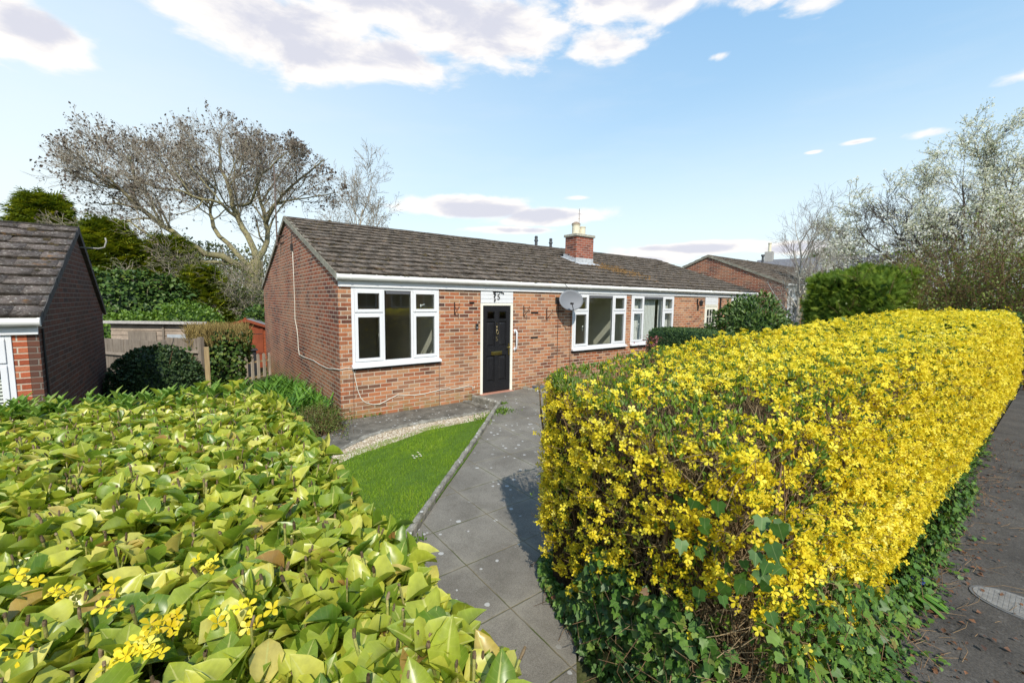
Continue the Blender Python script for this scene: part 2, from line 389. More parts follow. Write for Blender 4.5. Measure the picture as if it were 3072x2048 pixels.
laurelM = leaf_mat('laurel leaf', [(0, (.10, .19, .018)), (.25, (.22, .31, .028)), (.6, (.38, .43, .045)), (.85, (.53, .53, .075)), (.97, (.68, .62, .16)), (1, (.34, .17, .05))], .33, .34, (.62, .62, .20), .5, vw=.09)
forsM = leaf_mat('forsythia petal', [(0, (.62, .46, .012)), (.5, (.82, .68, .032)), (.85, (.88, .77, .07)), (1, (.90, .82, .22))], .5, .35, spec=.3)
fleafM = leaf_mat('young forsythia leaf', [(0, (.06, .13, .015)), (.5, (.13, .23, .025)), (1, (.22, .30, .04))], .45, .3)
ivyM = leaf_mat('ivy leaf', [(0, (.03, .08, .012)), (.5, (.065, .15, .020)), (.85, (.12, .22, .03)), (.97, (.20, .27, .05)), (1, (.16, .06, .03))], .48, .15, (.16, .22, .07), .4, vw=.05, side=False)
ivyDark = leaf_mat('dark ivy leaf', [(0, (.022, .055, .012)), (.5, (.05, .105, .018)), (.9, (.12, .18, .03)), (1, (.15, .17, .03))], .5, .12, spec=.35)
darkLeaf = leaf_mat('dark shrub leaf', [(0, (.018, .042, .015)), (.6, (.038, .078, .024)), (1, (.08, .12, .035))], .5, .1, spec=.35)
confG = leaf_mat('golden conifer foliage', [(0, (.05, .085, .010)), (.5, (.14, .19, .018)), (.85, (.27, .31, .025)), (1, (.40, .40, .03))], .7, .35, spec=.2)
confD = leaf_mat('green conifer foliage', [(0, (.045, .095, .014)), (.5, (.12, .20, .022)), (1, (.27, .35, .045))], .7, .3, spec=.2)
lightG = leaf_mat('fresh green leaf', [(0, (.05, .11, .012)), (.5, (.11, .21, .02)), (1, (.20, .31, .035))], .5, .3)
midG = leaf_mat('mid green leaf', [(0, (.03, .07, .014)), (.5, (.07, .14, .026)), (1, (.15, .22, .045))], .45, .2)
boxM = leaf_mat('trimmed hedge leaf', [(0, (.022, .055, .018)), (.5, (.048, .10, .03)), (1, (.10, .17, .04))], .6, .15, spec=.3)
lilyM = leaf_mat('strap leaf', [(0, (.045, .12, .012)), (.5, (.09, .22, .02)), (1, (.17, .33, .035))], .4, .3)
grassM = leaf_mat('lawn grass', [(0, (.10, .19, .014)), (.4, (.20, .34, .024)), (.8, (.33, .46, .045)), (1, (.50, .48, .19))], .55, .3, spec=.25)
tanM = leaf_mat('dry tan twigs', [(0, (.14, .10, .03)), (.6, (.30, .22, .07)), (1, (.42, .33, .12))], .7, .1)
blosM = leaf_mat('white blossom', [(0, (.62, .64, .62)), (1, (.86, .87, .84))], .6, .35)
seedM = leaf_mat('dark seed clusters', [(0, (.06, .043, .035)), (1, (.17, .13, .10))], .8, .05)
leafLit = leaf_mat('dead leaves', [(0, (.05, .022, .012)), (1, (.20, .09, .04))], .7, .05)
def bark_mat(name, a, b_, sc=8, k=.5):
    m_, n, b = mat(name); P = n.obj(); g = n.noise(P, sc, 6, .7); c = n.mix(n.map(g, .35, .65), a, b_)
    r_ = n.attr('rnd').outputs['Fac']; f = n.map(r_, 0, 1, 1-k*.5, 1+k*.5); n.put(b.inputs['Base Color'], n.mix(1.0, c, n.comb(f, f, f), 'MULTIPLY'))
    b.inputs['Roughness'].default_value = .9; b.inputs['Specular IOR Level'].default_value = .2; n.put(b.inputs['Normal'], n.bump(g, .6, .02)); return m_
barkA = bark_mat('grey green bark', (.13, .11, .08), (.27, .25, .12)); twigA = bark_mat('grey twigs', (.24, .21, .17), (.40, .35, .26))
birchM = bark_mat('pale birch bark', (.60, .58, .52), (.30, .28, .23), 14); birchT = bark_mat('birch twigs', (.30, .25, .20), (.20, .15, .12))
stemB = bark_mat('brown stems', (.13, .075, .035), (.27, .18, .10), 30, .9); stemT = bark_mat('tan stems', (.22, .15, .075), (.34, .26, .15), 30, .8)
stemY = bark_mat('green yellow stems', (.22, .25, .05), (.40, .36, .12), 30, .8); stub = bark_mat('cut twig ends', (.085, .052, .025), (.27, .20, .12), 60, .9)

def paving_mat():
    m_, n, b = mat('concrete paving'); P = n.obj(); x, y, z = n.xyz(P)
    def jd(a, o, s_):
        w = n.m('MULTIPLY', n.m('SUBTRACT', n.noise(P, 6, 3), .5), .012)
        q = n.m('FRACT', n.m('DIVIDE', n.m('ADD', n.m('ADD', a, -o+60*s_), w), s_)); return n.m('MULTIPLY', n.m('MINIMUM', q, n.m('SUBTRACT', 1, q)), s_)
    j = n.m('MINIMUM', jd(x, .265, .6), jd(y, -4.83, .6))
    jm = n.map(j, .002, .007, 1, 0); halo = n.map(j, .01, .07, 1, 0)
    ix = n.m('FLOOR', n.m('DIVIDE', n.m('ADD', x, 60-.265), .6)); iy = n.m('FLOOR', n.m('DIVIDE', n.m('ADD', y, 60+4.83), .6))
    wn = n.n('ShaderNodeTexWhiteNoise', noise_dimensions='2D'); n.put(wn.inputs['Vector'], n.comb(ix, iy, 0))
    f = n.map(wn.outputs['Value'], 0, 1, .88, 1.1); c = n.mix(1.0, (.155, .141, .118), n.comb(f, f, f), 'MULTIPLY')
    c = n.mix(n.map(n.noise(P, 1.5, 6, .65), .38, .66), c, (.215, .198, .166))
    c = n.mix(n.map(n.noise(P, 5.5, 7, .75), .5, .68, 0, .4), c, (.10, .09, .072))
    g = n.noise(P, 150, 6, .85); gf = n.map(g, .3, .7, .38, 1.7); c = n.mix(1.0, c, n.comb(gf, gf, gf), 'MULTIPLY')
    c = n.mix(n.m('MULTIPLY', halo, n.map(n.noise(P, 3, 4), .4, .6, 0, .45)), c, (.27, .25, .20))
    vo = n.n('ShaderNodeTexVoronoi'); n.put(vo.inputs['Vector'], n.mix(.02, P, n.noise(P, 30, 2, out=1))); vo.inputs['Scale'].default_value = 11
    sz = n.map(vo.outputs['Color'], .42, .8, .0, .26); spot = n.m('MULTIPLY', n.m('LESS_THAN', vo.outputs['Distance'], sz), n.map(n.noise(P, 1.3, 2), .36, .5))
    c = n.mix(n.m('MULTIPLY', spot, .75), c, (.50, .50, .48))
    gm = n.map(n.noise(P, 2.5, 4), .45, .6); jc = n.mix(gm, (.17, .14, .085), (.07, .085, .02)); jj = n.m('MULTIPLY', jm, n.map(n.noise(P, 4, 5, .7), .28, .5)); c = n.mix(jj, c, jc)
    n.put(b.inputs['Base Color'], c); b.inputs['Roughness'].default_value = .92; b.inputs['Specular IOR Level'].default_value = .25
    n.put(b.inputs['Normal'], n.bump(n.m('SUBTRACT', n.m('MULTIPLY', g, .5), jm), .7, .006)); return m_
paving = paving_mat()
def ground_like(name, c1, c2, lich=.5, grain=200, sc=2.0, lc=(.45, .45, .43)):
    m_, n, b = mat(name); P = n.obj(); c = n.mix(n.map(n.noise(P, sc, 6, .7), .35, .65), c1, c2)
    g = n.noise(P, grain, 4, .8); gf = n.map(g, .3, .7, .5, 1.55); c = n.mix(1.0, c, n.comb(gf, gf, gf), 'MULTIPLY')
    vo = n.n('ShaderNodeTexVoronoi'); n.put(vo.inputs['Vector'], P); vo.inputs['Scale'].default_value = 15
    sz = n.map(vo.outputs['Color'], .35, .8, .0, .34); sp = n.m('MULTIPLY', n.m('LESS_THAN', n.m('ADD', vo.outputs['Distance'], n.m('MULTIPLY', n.noise(P, 60, 3), .1)), sz), lich)
    c = n.mix(sp, c, lc); n.put(b.inputs['Base Color'], c); b.inputs['Roughness'].default_value = .93; b.inputs['Specular IOR Level'].default_value = .25
    n.put(b.inputs['Normal'], n.bump(g, .8, .006)); return m_
slabM = ground_like('old concrete slab', (.085, .078, .064), (.185, .17, .14), .9, 110, 3.5)
kerbM = ground_like('lichened kerb', (.15, .14, .115), (.33, .31, .26), .9, 90, 9, (.6, .6, .57))
asph = ground_like('asphalt', (.050, .046, .042), (.10, .092, .083), .22, 80, 1.2, (.2, .19, .18))
soil = ground_like('earth', (.07, .052, .03), (.06, .075, .02), 0, 30, 1.0)
lawnS = ground_like('lawn earth', (.07, .13, .016), (.09, .15, .02), 0, 60, 2.0)
farG = ground_like('distant grass', (.06, .10, .02), (.09, .12, .03), 0, 3, .1)
gravM = ground_like('gravel stones', (.36, .29, .19), (.50, .43, .32), 0, 100, 30)
coverM = simple('worn cover metal', (.21, .205, .195), .85, .0, var=.25, vs=25)

# ------------------------------------------------------------------ ground, paths
def grid_sheet(name, xs, ys, m_, dz=0.0, kind='structure'):
    X, Y = np.meshgrid(xs, ys); Z = gz(X, Y)+dz; V = np.stack([X, Y, Z], -1).reshape(-1, 3); w = len(xs)
    i, j = np.meshgrid(np.arange(len(ys)-1), np.arange(w-1), indexing='ij'); a = (i*w+j).ravel(); F = np.stack([a, a+1, a+w+1, a+w], -1)
    return tag(np_mesh(name, V, F, m_, smooth=True), kind=kind)
far = [-900, -300, -100, -50, -30, -22, -16]
xs = np.array(far+list(np.arange(-12, 24.01, .4))+[27, 32, 40, 60, 100, 300, 900]); ys = np.array(far+list(np.arange(-12, 26.01, .4))+[30, 40, 60, 100, 300, 900])
grid_sheet('ground', xs, ys, soil)
def flat(name, poly, z, m_, kind='structure', th=.04, ramp=None):
    from mathutils.geometry import tessellate_polygon
    top = [(x, y, z+(ramp(x, y) if ramp else 0)) for x, y in poly]; n_ = len(top)
    tri = tessellate_polygon([[Vector(q) for q in top]]); b = MB()
    b.add(top+[(x, y, zz-th) for x, y, zz in top], [tuple(t) for t in tri]+[(i, (i+1) % n_, (i+1) % n_+n_, i+n_) for i in range(n_)])
    o = b.build(name, m_); me = o.data
    import bmesh
    bm = bmesh.new(); bm.from_mesh(me); bmesh.ops.recalc_face_normals(bm, faces=bm.faces); bm.to_mesh(me); bm.free()
    return tag(o, kind=kind)
flat('pavement', [(-60, -7.03), (-60, -60), (90, -60), (90, -7.03)], -.004, asph)
def pz(x, y): return .10*S(-3.0, -.7, y)
# path as a fine strip so it can climb to the door
pv, pf = [], []; ny = 60
for i, y in enumerate(np.linspace(-7.12, -.02, ny+1)):
    xl = y+3.68 if y > -4.22 else -2.0
    if y > -.84: xl = 2.86-.1*(y+.84)/.84
    if y < -6.3: xl = -3.3
    xr = min(y+5.74, 4.36) if y < -1.35 else 4.38-.22*(y+1.35)/1.35
    for t in np.linspace(0, 1, 9):
        x = xl+(xr-xl)*t; pv.append((x, y, .004+pz(x, y)))
for i in range(ny):
    for j in range(8): a = i*9+j; pf.append((a, a+1, a+10, a+9))
pm = MB().add(pv, pf); path = tag(pm.build('path', paving), kind='structure')
edge = [(2.46, -1.03), (1.86, -1.01), (1.09, -1.0), (.35, -1.09), (.03, -1.22), (-.51, -1.6), (-1.25, -2.15)]
flat('patio', [(2.62, -.01), (2.52, -.96)]+[(x-.02, y+.05) for x, y in edge[1:]]+[(-1.5, -1.85), (-1.25, -1.3), (-.07, -.40), (-.02, -.01)], .012, slabM)
flat('lawn', [(2.66, -1.12), (2.2, -1.32), (.97, -1.28), (.4, -1.46), (-.35, -1.68), (-1.4, -2.4), (-2.1, -3.0), (-2.1, -4.25), (-.60, -4.25)], .022, lawnS)
gravel_poly = [(2.5, -1.08), (1.09, -1.04), (.35, -1.13), (.03, -1.26), (-.51, -1.65), (-1.25, -2.2), (-1.3, -2.5), (-.35, -1.9), (.4, -1.64), (.97, -1.42), (2.3, -1.38)]
flat('gravel_bed', gravel_poly, .026, gravM)
# loose stones on the gravel
def in_poly(x, y, poly):
    c = np.zeros(len(x), bool); n_ = len(poly)
    for i in range(n_):
        (x1, y1), (x2, y2) = poly[i], poly[(i+1) % n_]
        k = ((y1 > y) != (y2 > y)) & (x < (x2-x1)*(y-y1)/(y2-y1+1e-12)+x1); c ^= k
    return c
STONE = (np.array([(-.5, -.4, 0), (.5, -.5, .05), (.55, .4, 0), (-.4, .5, .05), (-.25, -.2, .4), (.3, -.2, .45), (.25, .25, .38), (-.2, .25, .42)]), np.array([(4, 5, 6, 7), (0, 1, 5, 4), (1, 2, 6, 5), (2, 3, 7, 6), (3, 0, 4, 7)]), np.zeros((8, 2)))
x = rng.uniform(-1.5, 2.6, 26000); y = rng.uniform(-2.6, -1, 26000); k = in_poly(x, y, gravel_poly); x, y = x[k], y[k]
gm_, gn, gb = mat('stone chips'); gn.put(gb.inputs['Base Color'], gn.ramp(gn.attr('rnd').outputs['Fac'], [(0, (.22, .15, .09)), (.4, (.40, .32, .21)), (.8, (.56, .49, .38)), (1, (.70, .66, .58))])); gb.inputs['Roughness'].default_value = .8
d = rdir(len(x)); d[:, 2] *= .2
tag(smesh('gravel', scatter(STONE, np.stack([x, y, np.full(len(x), .026)], -1), d, np.array([0, 0, 1.])+.2*rdir(len(x)), rng.uniform(.012, .026, len(x))), gm_), kind='stuff')
# kerbs
def strip(pts, w, h, z0, m_, name, label, cat, seg=.12, jit=.004, ramp=None, parent=None):
    P = [np.array(q, float) for q in pts]; Q = []
    for a, b in zip(P, P[1:]):
        n_ = max(1, int(np.linalg.norm(b-a)/seg))
        for i in range(n_): Q.append(a+(b-a)*i/n_)
    Q.append(P[-1]); v, f = [], []
    for i, q in enumerate(Q):
        t = Q[min(i+1, len(Q)-1)]-Q[max(i-1, 0)]; t /= np.linalg.norm(t); s_ = np.array([-t[1], t[0]]); z = z0+(ramp(*q) if ramp else 0)
        for (o_, hh) in ((-.5, -.06), (-.5, h*.8), (-.3, h), (.3, h), (.5, h*.8), (.5, -.06)):
            j = rng.normal()*jit; v.append((*(q+s_*(o_*w+j)), z+hh+(rng.normal()*jit if hh > 0 else 0)))
    for i in range(len(Q)-1):
        for k in range(5): a = i*6+k; f.append((a, a+1, a+7, a+6))
    f += [tuple(range(6)), tuple(range((len(Q)-1)*6+5, (len(Q)-1)*6-1, -1))]
    o = MB().add(v, f).build(name, m_, parent, smooth=False)
    if label: tag(o, label, cat)
    return o
strip([(-.60, -4.22), (.55, -3.08)], .065, .075, 0, kerbM, 'path_kerb', 'nearest length of narrow concrete kerb between lawn and path', 'kerb', ramp=lambda x, y: pz(x, y), seg=.07)
strip([(.56, -3.07), (1.75, -1.93)], .065, .075, 0, kerbM, 'path_kerb', 'middle length of narrow concrete kerb between lawn and path', 'kerb', ramp=lambda x, y: pz(x, y), seg=.07)
strip([(1.76, -1.92), (2.82, -.88)], .065, .075, 0, kerbM, 'path_kerb', 'far length of narrow concrete kerb running up to the path corner', 'kerb', ramp=lambda x, y: pz(x, y), seg=.07)
strip([(2.84, -.86), (2.73, -.03)], .075, .135, 0, kerbM, 'path_kerb', 'short pale kerb meeting the wall left of the front door', 'kerb', seg=.09)
strip([(4.12, -.03), (4.35, -1.2)], .08, .15, 0, kerbM, 'path_kerb', 'pale kerb meeting the wall right of the front door', 'kerb')
strip([(-.22, -6.02), (.55, -5.22), (1.2, -4.57)], .05, .10, 0, kerbM, 'path_kerb', 'narrow kerb under the edge of the yellow hedge', 'kerb')
strip(edge, .10, .05, 0, kerbM, 'slab_edging', 'lichened concrete edging between the wall slab and the gravel', 'edging', seg=.08, jit=.008)
# rough step below kerb
strip([(2.52, -.06), (2.62, -.98)], .16, .045, 0, slabM, 'rough_haunching', 'rough mortar haunching below the short kerb by the wall', 'haunching', seg=.06, jit=.012)
# inspection cover
cv = base('inspection_cover', (2.66, -7.62, 0), 'pale oval inspection cover set in the dark pavement', 'manhole cover')
def oval(rx, ry, n_=40): return [(2.66+rx*math.cos(2*math.pi*i/n_), -7.62+ry*math.sin(2*math.pi*i/n_)) for i in range(n_)]
MB().prism(oval(.18, .265), 2, -.02, .003).build('cover_frame', simple('dark cover frame', (.12, .12, .12), .7), cv)
lid = MB().prism(oval(.16, .245), 2, -.01, .007)
for i in range(-6, 7):
    for j in range(-9, 10):
        xx, yy = 2.66+i*.026, -7.62+j*.026
        if ((xx-2.66)/.15)**2+((yy+7.62)/.235)**2 < 1: lid.box(xx-.010, xx+.010, yy-.010, yy+.010, .006, .0095)
lid.build('cover_plate', coverM, cv)

# ------------------------------------------------------------------ building helpers
TILE = (np.array([(-.5, 0, .004), (.5, 0, .004), (-.5, 1, -.004), (.5, 1, -.004), (-.5, -.02, .105), (.5, -.02, .105), (-.5, 1, .05), (.5, 1, .05)]),
        np.array([(4, 5, 7, 6), (0, 1, 5, 4), (0, 4, 6, 2), (1, 3, 7, 5)]), np.array([(0, 0), (1, 0), (0, 1), (1, 1), (0, 0), (1, 0), (0, 1), (1, 1)], float))
def tiles(x0, x1, ye, ze, yr, zr, w=.30, gauge=.345, ragged=1.0):
    L = math.hypot(yr-ye, zr-ze); d0 = np.array([0, (yr-ye)/L, (zr-ze)/L]); n0 = np.array([0, -d0[2], d0[1]])
    if yr < ye: n0 = -n0
    rows = int(round(L/gauge)); g = L/rows; parts = []
    for r_ in range(rows):
        xs_ = np.arange(x0+(w/2 if r_ % 2 else 0), x1+.01, w); xs_ = np.clip(np.concatenate([[x0], xs_[xs_ > x0+.02], [x1]]), x0, x1)
        a, b = xs_[:-1], xs_[1:]; k = (b-a) > .03; a, b = a[k], b[k]; n_ = len(a)
        c = (a+b)/2; wd = b-a-.006; jit = rng.normal(size=n_)*.006*ragged
        P = np.zeros((n_, 3)); P[:, 0] = c; P += d0*(r_*g+jit)[:, None]; P[:, 1] += ye; P[:, 2] += ze
        P += n0*(rng.normal(size=n_)*.003*ragged)[:, None]
        d = d0+rng.normal(size=(n_, 3))*.006*ragged; nn = n0+rng.normal(size=(n_, 3))*.012*ragged
        d = nrm(d); x = nrm(np.cross(d, nn)); z = np.cross(x, d); 
        V, F, U = TILE; ln = g*1.04
        W = V[None, :, 0:1]*x[:, None]*wd[:, None, None]+V[None, :, 1:2]*d[:, None]*ln+V[None, :, 2:3]*z[:, None]*.5
        if yr < ye: W = V[None, :, 0:1]*x[:, None]*wd[:, None, None]+V[None, :, 1:2]*d[:, None]*ln+V[None, :, 2:3]*z[:, None]*.5
        W += P[:, None]; FF = (F[None]+(np.arange(n_)*8)[:, None, None]).reshape(-1, 4)
        parts.append((W.reshape(-1, 3), FF, np.repeat(rng.random(n_), 8), np.tile(U, (n_, 1))))
    return merge(parts), d0, n0, L, rows, g
LUMP = (np.array([(-.5, -.4, 0), (.5, -.4, 0), (.5, .4, 0), (-.5, .4, 0), (0, 0, .45)]), np.array([(0, 1, 4, 4), (1, 2, 4, 4), (2, 3, 4, 4), (3, 0, 4, 4)])[:, :3], np.zeros((5, 2)))
def window(parent, x0, x1, z0, z1, kinds, y=0.0, fr=.05, tr=.69, sill=True, M_=None, handles=True):
    """kinds: list of (width share, 'o' opener pair / 'f' fixed / 's' single)"""
    M_ = M_ or pvc
    f = MB(); f.box(x0, x0+fr, y-.015, y+.055, z0, z1); f.box(x1-fr, x1, y-.015, y+.055, z0, z1)
    f.box(x0+fr, x1-fr, y-.015, y+.055, z0, z0+fr); f.box(x0+fr, x1-fr, y-.015, y+.055, z1-fr, z1)
    tot = sum(k[0] for k in kinds); W = x1-x0-2*fr; xx = x0+fr; cells = []
    for i, (sh, kd) in enumerate(kinds):
        w = W*sh/tot; a, b = xx, xx+w; xx = b
        if i: f.box(a-.02, a+.02, y-.014, y+.054, z0+fr, z1-fr); a += .02
        if i < len(kinds)-1: b -= .02
        if kd == 'o':
            zt = z0+(z1-z0)*tr; f.box(a, b, y-.013, y+.053, zt-.015, zt+.015)
            cells += [(a, b, z0+fr, zt-.015, 1, 'side' if handles else ''), (a, b, zt+.015, z1-fr, 1, 'top' if handles else '')]
        else: cells.append((a, b, z0+fr, z1-fr, 0, ''))
    o = f.build('window', M_, parent, bevel=.004)
    for (a, b, c, d, op, hd) in cells:
        g = .002; t = .058 if op else .012
        if op:
            s_ = MB(); yy = y-.032
            s_.box(a+g, a+t, yy, y+.03, c+g, d-g); s_.box(b-t, b-g, yy, y+.03, c+g, d-g); s_.box(a+t, b-t, yy, y+.03, c+g, c+t); s_.box(a+t, b-t, yy, y+.03, d-t, d-g)
            sa = s_.build('sash', M_, o, bevel=.006)
            if hd: 
                h = MB()
                if hd == 'side': xh = b-t*.5; h.box(xh-.012, xh+.012, y-.05, y-.032, c+(d-c)*.40, c+(d-c)*.40+.05); h.box(xh-.009, xh+.009, y-.062, y-.045, c+(d-c)*.40-.02, c+(d-c)*.40+.10)
                else: xm = (a+b)/2; h.box(xm-.02, xm+.02, y-.05, y-.032, c+.015, c+.04); h.box(xm-.02, xm+.09, y-.062, y-.047, c+.02, c+.04)
                if parent.get('inside'): pass
        gk = MB().box(a+t-.004, b-t+.004, y+.004, y+.010, c+t-.004, d-t+.004); gk.build('pane', glass, o)
        sl = MB(); q = t-.006
        sl.box(a+q, a+q+.008, y-.004, y+.003, c+q, d-q); sl.box(b-q-.008, b-q, y-.004, y+.003, c+q, d-q); sl.box(a+q+.008, b-q-.008, y-.004, y+.003, c+q, c+q+.008); sl.box(a+q+.008, b-q-.008, y-.004, y+.003, d-q-.008, d-q)
        sl.build('gasket', dark, o)
    if sill:
        s_ = MB(); s_.add([(x0-.02, y-.09, z0-.055), (x1+.02, y-.09, z0-.055), (x1+.02, y-.09, z0-.025), (x0-.02, y-.09, z0-.025), (x0-.02, y-.016, z0-.055), (x1+.02, y-.016, z0-.055), (x1+.02, y-.016, z0+.004), (x0-.02, y-.016, z0+.004)],
              [(0, 1, 2, 3), (3, 2, 6, 7), (4, 7, 6, 5), (0, 4, 5, 1), (0, 3, 7, 4), (1, 5, 6, 2)])
        s_.build('sill', M_, o)
    return o
def bungalow(root, x0, x1, D, zb, zf0, zf1, ay, az, openings, brick, tmat, tw=.30, tg=.345, ridge_open=None, back_z=None, rag=1.0, verge_m=None, y0=0.0, rmoss=True, br_step=.9):
    zb_ = zf1-.02 if back_z is None else back_z
    # front wall
    w = MB(); xs_ = [x0+.102]
    for a, b, c in sorted(openings): xs_ += [a, b]
    xs_.append(x1-.102)
    for i in range(0, len(xs_), 2): w.box(xs_[i], xs_[i+1], y0, y0+.1, zb, zf1)
    for a, b, c in openings: w.box(a, b, y0, y0+.1, zb, c-.056)
    w.build('front_wall', brick, root)
    drop = .12
    for xa, xb in ((x0, x0+.1), (x1-.1, x1)):
        poly = [(y0, zb-.8), (D, zb-.8), (D, zb_-.02), (ay, az-drop), (y0, zf1-.02)]
        MB().prism(poly, 0, xa, xb).build('gable_wall', brick if not isinstance(brick, tuple) else brick[1], root)
    MB().box(x0+.102, x1-.102, D-.1, D-.002, zb-.8, zb_).build('back_wall', brick, root)
    # roof
    ye, ze = y0-.10, zf1+.045; yb, zbk = D+.12, zb_+.02
    (V, F, r_, u), d0, n0, L, rows, g = tiles(x0-.045, x1+.045, ye, ze, ay, az, tw, tg, rag)
    (V2, F2, r2_, u2), *_ = tiles(x0-.045, x1+.045, yb, zbk, ay, az, tw, tg, rag)
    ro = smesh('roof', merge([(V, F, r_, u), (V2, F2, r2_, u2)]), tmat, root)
    und = MB().prism([(ye+.03, ze-.05), (ay, az-.035), (yb-.03, zbk-.05), (yb-.03, zbk-.065), (ay, az-.06), (ye+.03, ze-.065)], 0, x0+.002, x1-.002)
    und.build('roof_underlay', dark, ro)
    if rmoss:
        n_ = int((x1-x0)*L*22); x = rng.uniform(x0, x1, n_); rr = rng.integers(0, rows, n_); k = vn(np.stack([x, rr*g, x*0], -1), 1.3, 5) > -.45; x, rr = x[k], rr[k]; n_ = len(x)
        t = rr*g+np.where(rng.random(n_) < .75, rng.normal(size=n_)*.012-.006, rng.uniform(0, g, n_))
        P = np.stack([x, ye+d0[1]*t, ze+d0[2]*t], -1)+n0*.036
        smesh('moss', scatter(LUMP, P, d0+.5*rdir(n_), n0+.3*rdir(n_), rng.gamma(2, .014, n_)+.012), mossM, ro)
    # ridge tiles
    rd = MB(); k = 0; x = x0-.04
    while x < x1+.03:
        e = min(x+.44, x1+.045); j = random.uniform(-.004, .004)
        pts = [(ay+.105*math.sin(a), az-.05+.085*math.cos(a)+j) for a in (R(-78), R(-45), R(-15), R(15), R(45), R(78))]
        rd.prism(pts, 0, x, e-.006); x = e
    rd.build('ridge_tiles', tmat, ro)
    vm = verge_m or verge
    for xa, xb in ((x0-.05, x0+.02), (x1-.02, x1+.05)):
        v = MB(); n_ = 26
        for sgn, (ya, za) in ((0, (ye+.02, ze)), (1, (yb-.02, zbk))):
            pts = []
            for i in range(n_+1):
                t = i/n_; y = ya+(ay-ya)*t; z = za+(az-za)*t; pts.append((y, z))
            for (ya_, za_), (yb_, zb2) in zip(pts, pts[1:]):
                j = random.uniform(-.004, .004)
                lo, hi = (ya_, yb_) if ya_ < yb_ else (yb_, ya_); zl, zh = (za_, zb2) if ya_ < yb_ else (zb2, za_)
                v.add([(xa+j, lo, zl-.085), (xb, lo, zl-.085), (xb+j, lo, zl+.038), (xa+j, lo, zl+.03+j), (xa+j, hi, zh-.085), (xb, hi, zh-.085), (xb+j, hi, zh+.038), (xa+j, hi, zh+.03+j)],
                      [(0, 1, 2, 3), (4, 7, 6, 5), (3, 2, 6, 7), (0, 3, 7, 4), (1, 5, 6, 2), (0, 4, 5, 1)])
        v.build('verge', vm, root)
    # fascia and gutter
    fa = MB().box(x0, x1, y0-.03, y0-.002, zf0, zf1+.03); fa.box(x0-.002, x1+.002, y0-.042, y0-.03, zf0-.003, zf0+.05); fa.box(x0+.004, x1-.004, y0-.028, y0+.0, zf0-.004, zf0+.0)
    fa.build('fascia', pvc, root)
    MB().box(x0+.102, x1-.102, y0+.02, y0+.12, zf0+.002, zf1).build('wall_plate', dark, root)
    gy, gz_ = y0-.095, zf1+.005; gu = MB().tube([(x0-.03, gy, gz_), (x1+.03, gy, gz_)], .052, 14)
    gu.tube([(x0-.045, gy, gz_), (x0-.02, gy, gz_)], .058, 14); gu.tube([(x1+.02, gy, gz_), (x1+.045, gy, gz_)], .058, 14)
    go = gu.build('gutter', gutterM, root, smooth=False)
    proto = None; x = x0+.18
    while x < x1:
        if proto is None:
            c = MB().tube([(0, -.0, -.0), (.022, 0, 0)], .060, 12); c.box(0, .022, .03, .07, -.05, .035); proto = c.build('gutter_bracket', gutterM, go); proto.location = (x, gy, gz_)
        else:
            q = proto.copy(); COL.objects.link(q); q.location = (x, gy, gz_)
        x += br_step*random.choice((.5, .92, 1, 1.05))
    MB().tube([(x0-.02, D+.1, zb_-.02), (x1+.02, D+.1, zb_-.02)], .05, 10).build('gutter', gutterM, root)
    MB().box(x0, x1, D, D+.03, zb_-.16, zb_+.0).build('fascia', pvc, root)
    return ro

# ------------------------------------------------------------------ main bungalow
H = base('brick_bungalow', (8, 0, 0), 'long red brick bungalow pair with brown tiled roof and a black front door', 'bungalow')
x1H, DH = 15.94, 9.26; ZF0, ZF1 = 2.375, 2.53; AY, AZ = 4.63, 4.20
W1 = (.215, 1.925); DR = (2.915, 3.785); W2 = (5.70, 7.85); W3 = (8.09, 10.24); D2 = (12.155, 13.025); W4 = (14.015, 15.725)
S1, S2 = .985, .955
ops = [(*W1, S1), (*DR, .13), (*W2, S2), (*W3, S2), (*D2, .13), (*W4, S1)]
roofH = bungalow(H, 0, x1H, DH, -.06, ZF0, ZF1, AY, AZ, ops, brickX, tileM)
# dark mastic below sills, movement joints
for a, b, z in ((*W1, S1), (*W2, S2), (*W3, S2), (*W4, S1)):
    MB().box(a-.01, b+.01, -.012, -.001, z-.105, z-.057).build('sill_mortar', dark, H)
jm_ = simple('joint filler', (.10, .06, .05), .9)
for x in (.222, W1[1]+.005, W2[0]-.005): MB().box(x-.004, x+.004, -.003, .001, -.05, .91).build('movement_joint', jm_, H)
side = 1.0; wins = []
w = window(H, *W1, S1, ZF0-.004, [(1, 'o'), (1.06, 'f'), (1, 'o')], tr=.665)
w = window(H, *W2, S2, ZF0-.004, [(.92, 'o'), (1.75, 'f'), (.92, 'o')], tr=.665)
w = window(H, *W3, S2, ZF0-.004, [(.92, 'o'), (1.75, 'f'), (.92, 'o')], tr=.665)
w = window(H, *W4, S1, ZF0-.004, [(1, 'o'), (1.06, 'f'), (1, 'o')], tr=.665)
for (a, b) in ((W1[0]+.63, W1[0]+1.10), (W2[0]+.60, W2[0]+1.56), (W3[0]+.60, W3[0]+1.56)):
    MB().box(a, b, -.010, .002, ZF0-.115, ZF0-.062).build('trickle_vent', simple('grey vent', (.10, .105, .12), .5), H)
def handle(x, z, top=False, lean=.02):
    b = MB(); b.box(x-.013, x+.013, .055, .068, z-.03, z+.03)
    b.tube([(x, .062, z), (x, .09, z), (x+lean, .095, z-.06), (x+lean*1.4, .095, z-.12)] if not top else [(x, .062, z), (x, .09, z), (x+.05, .095, z+.015), (x+.1, .095, z+.03)], .009, 8)
    return b.build('window_handle', pvc, H, smooth=True)
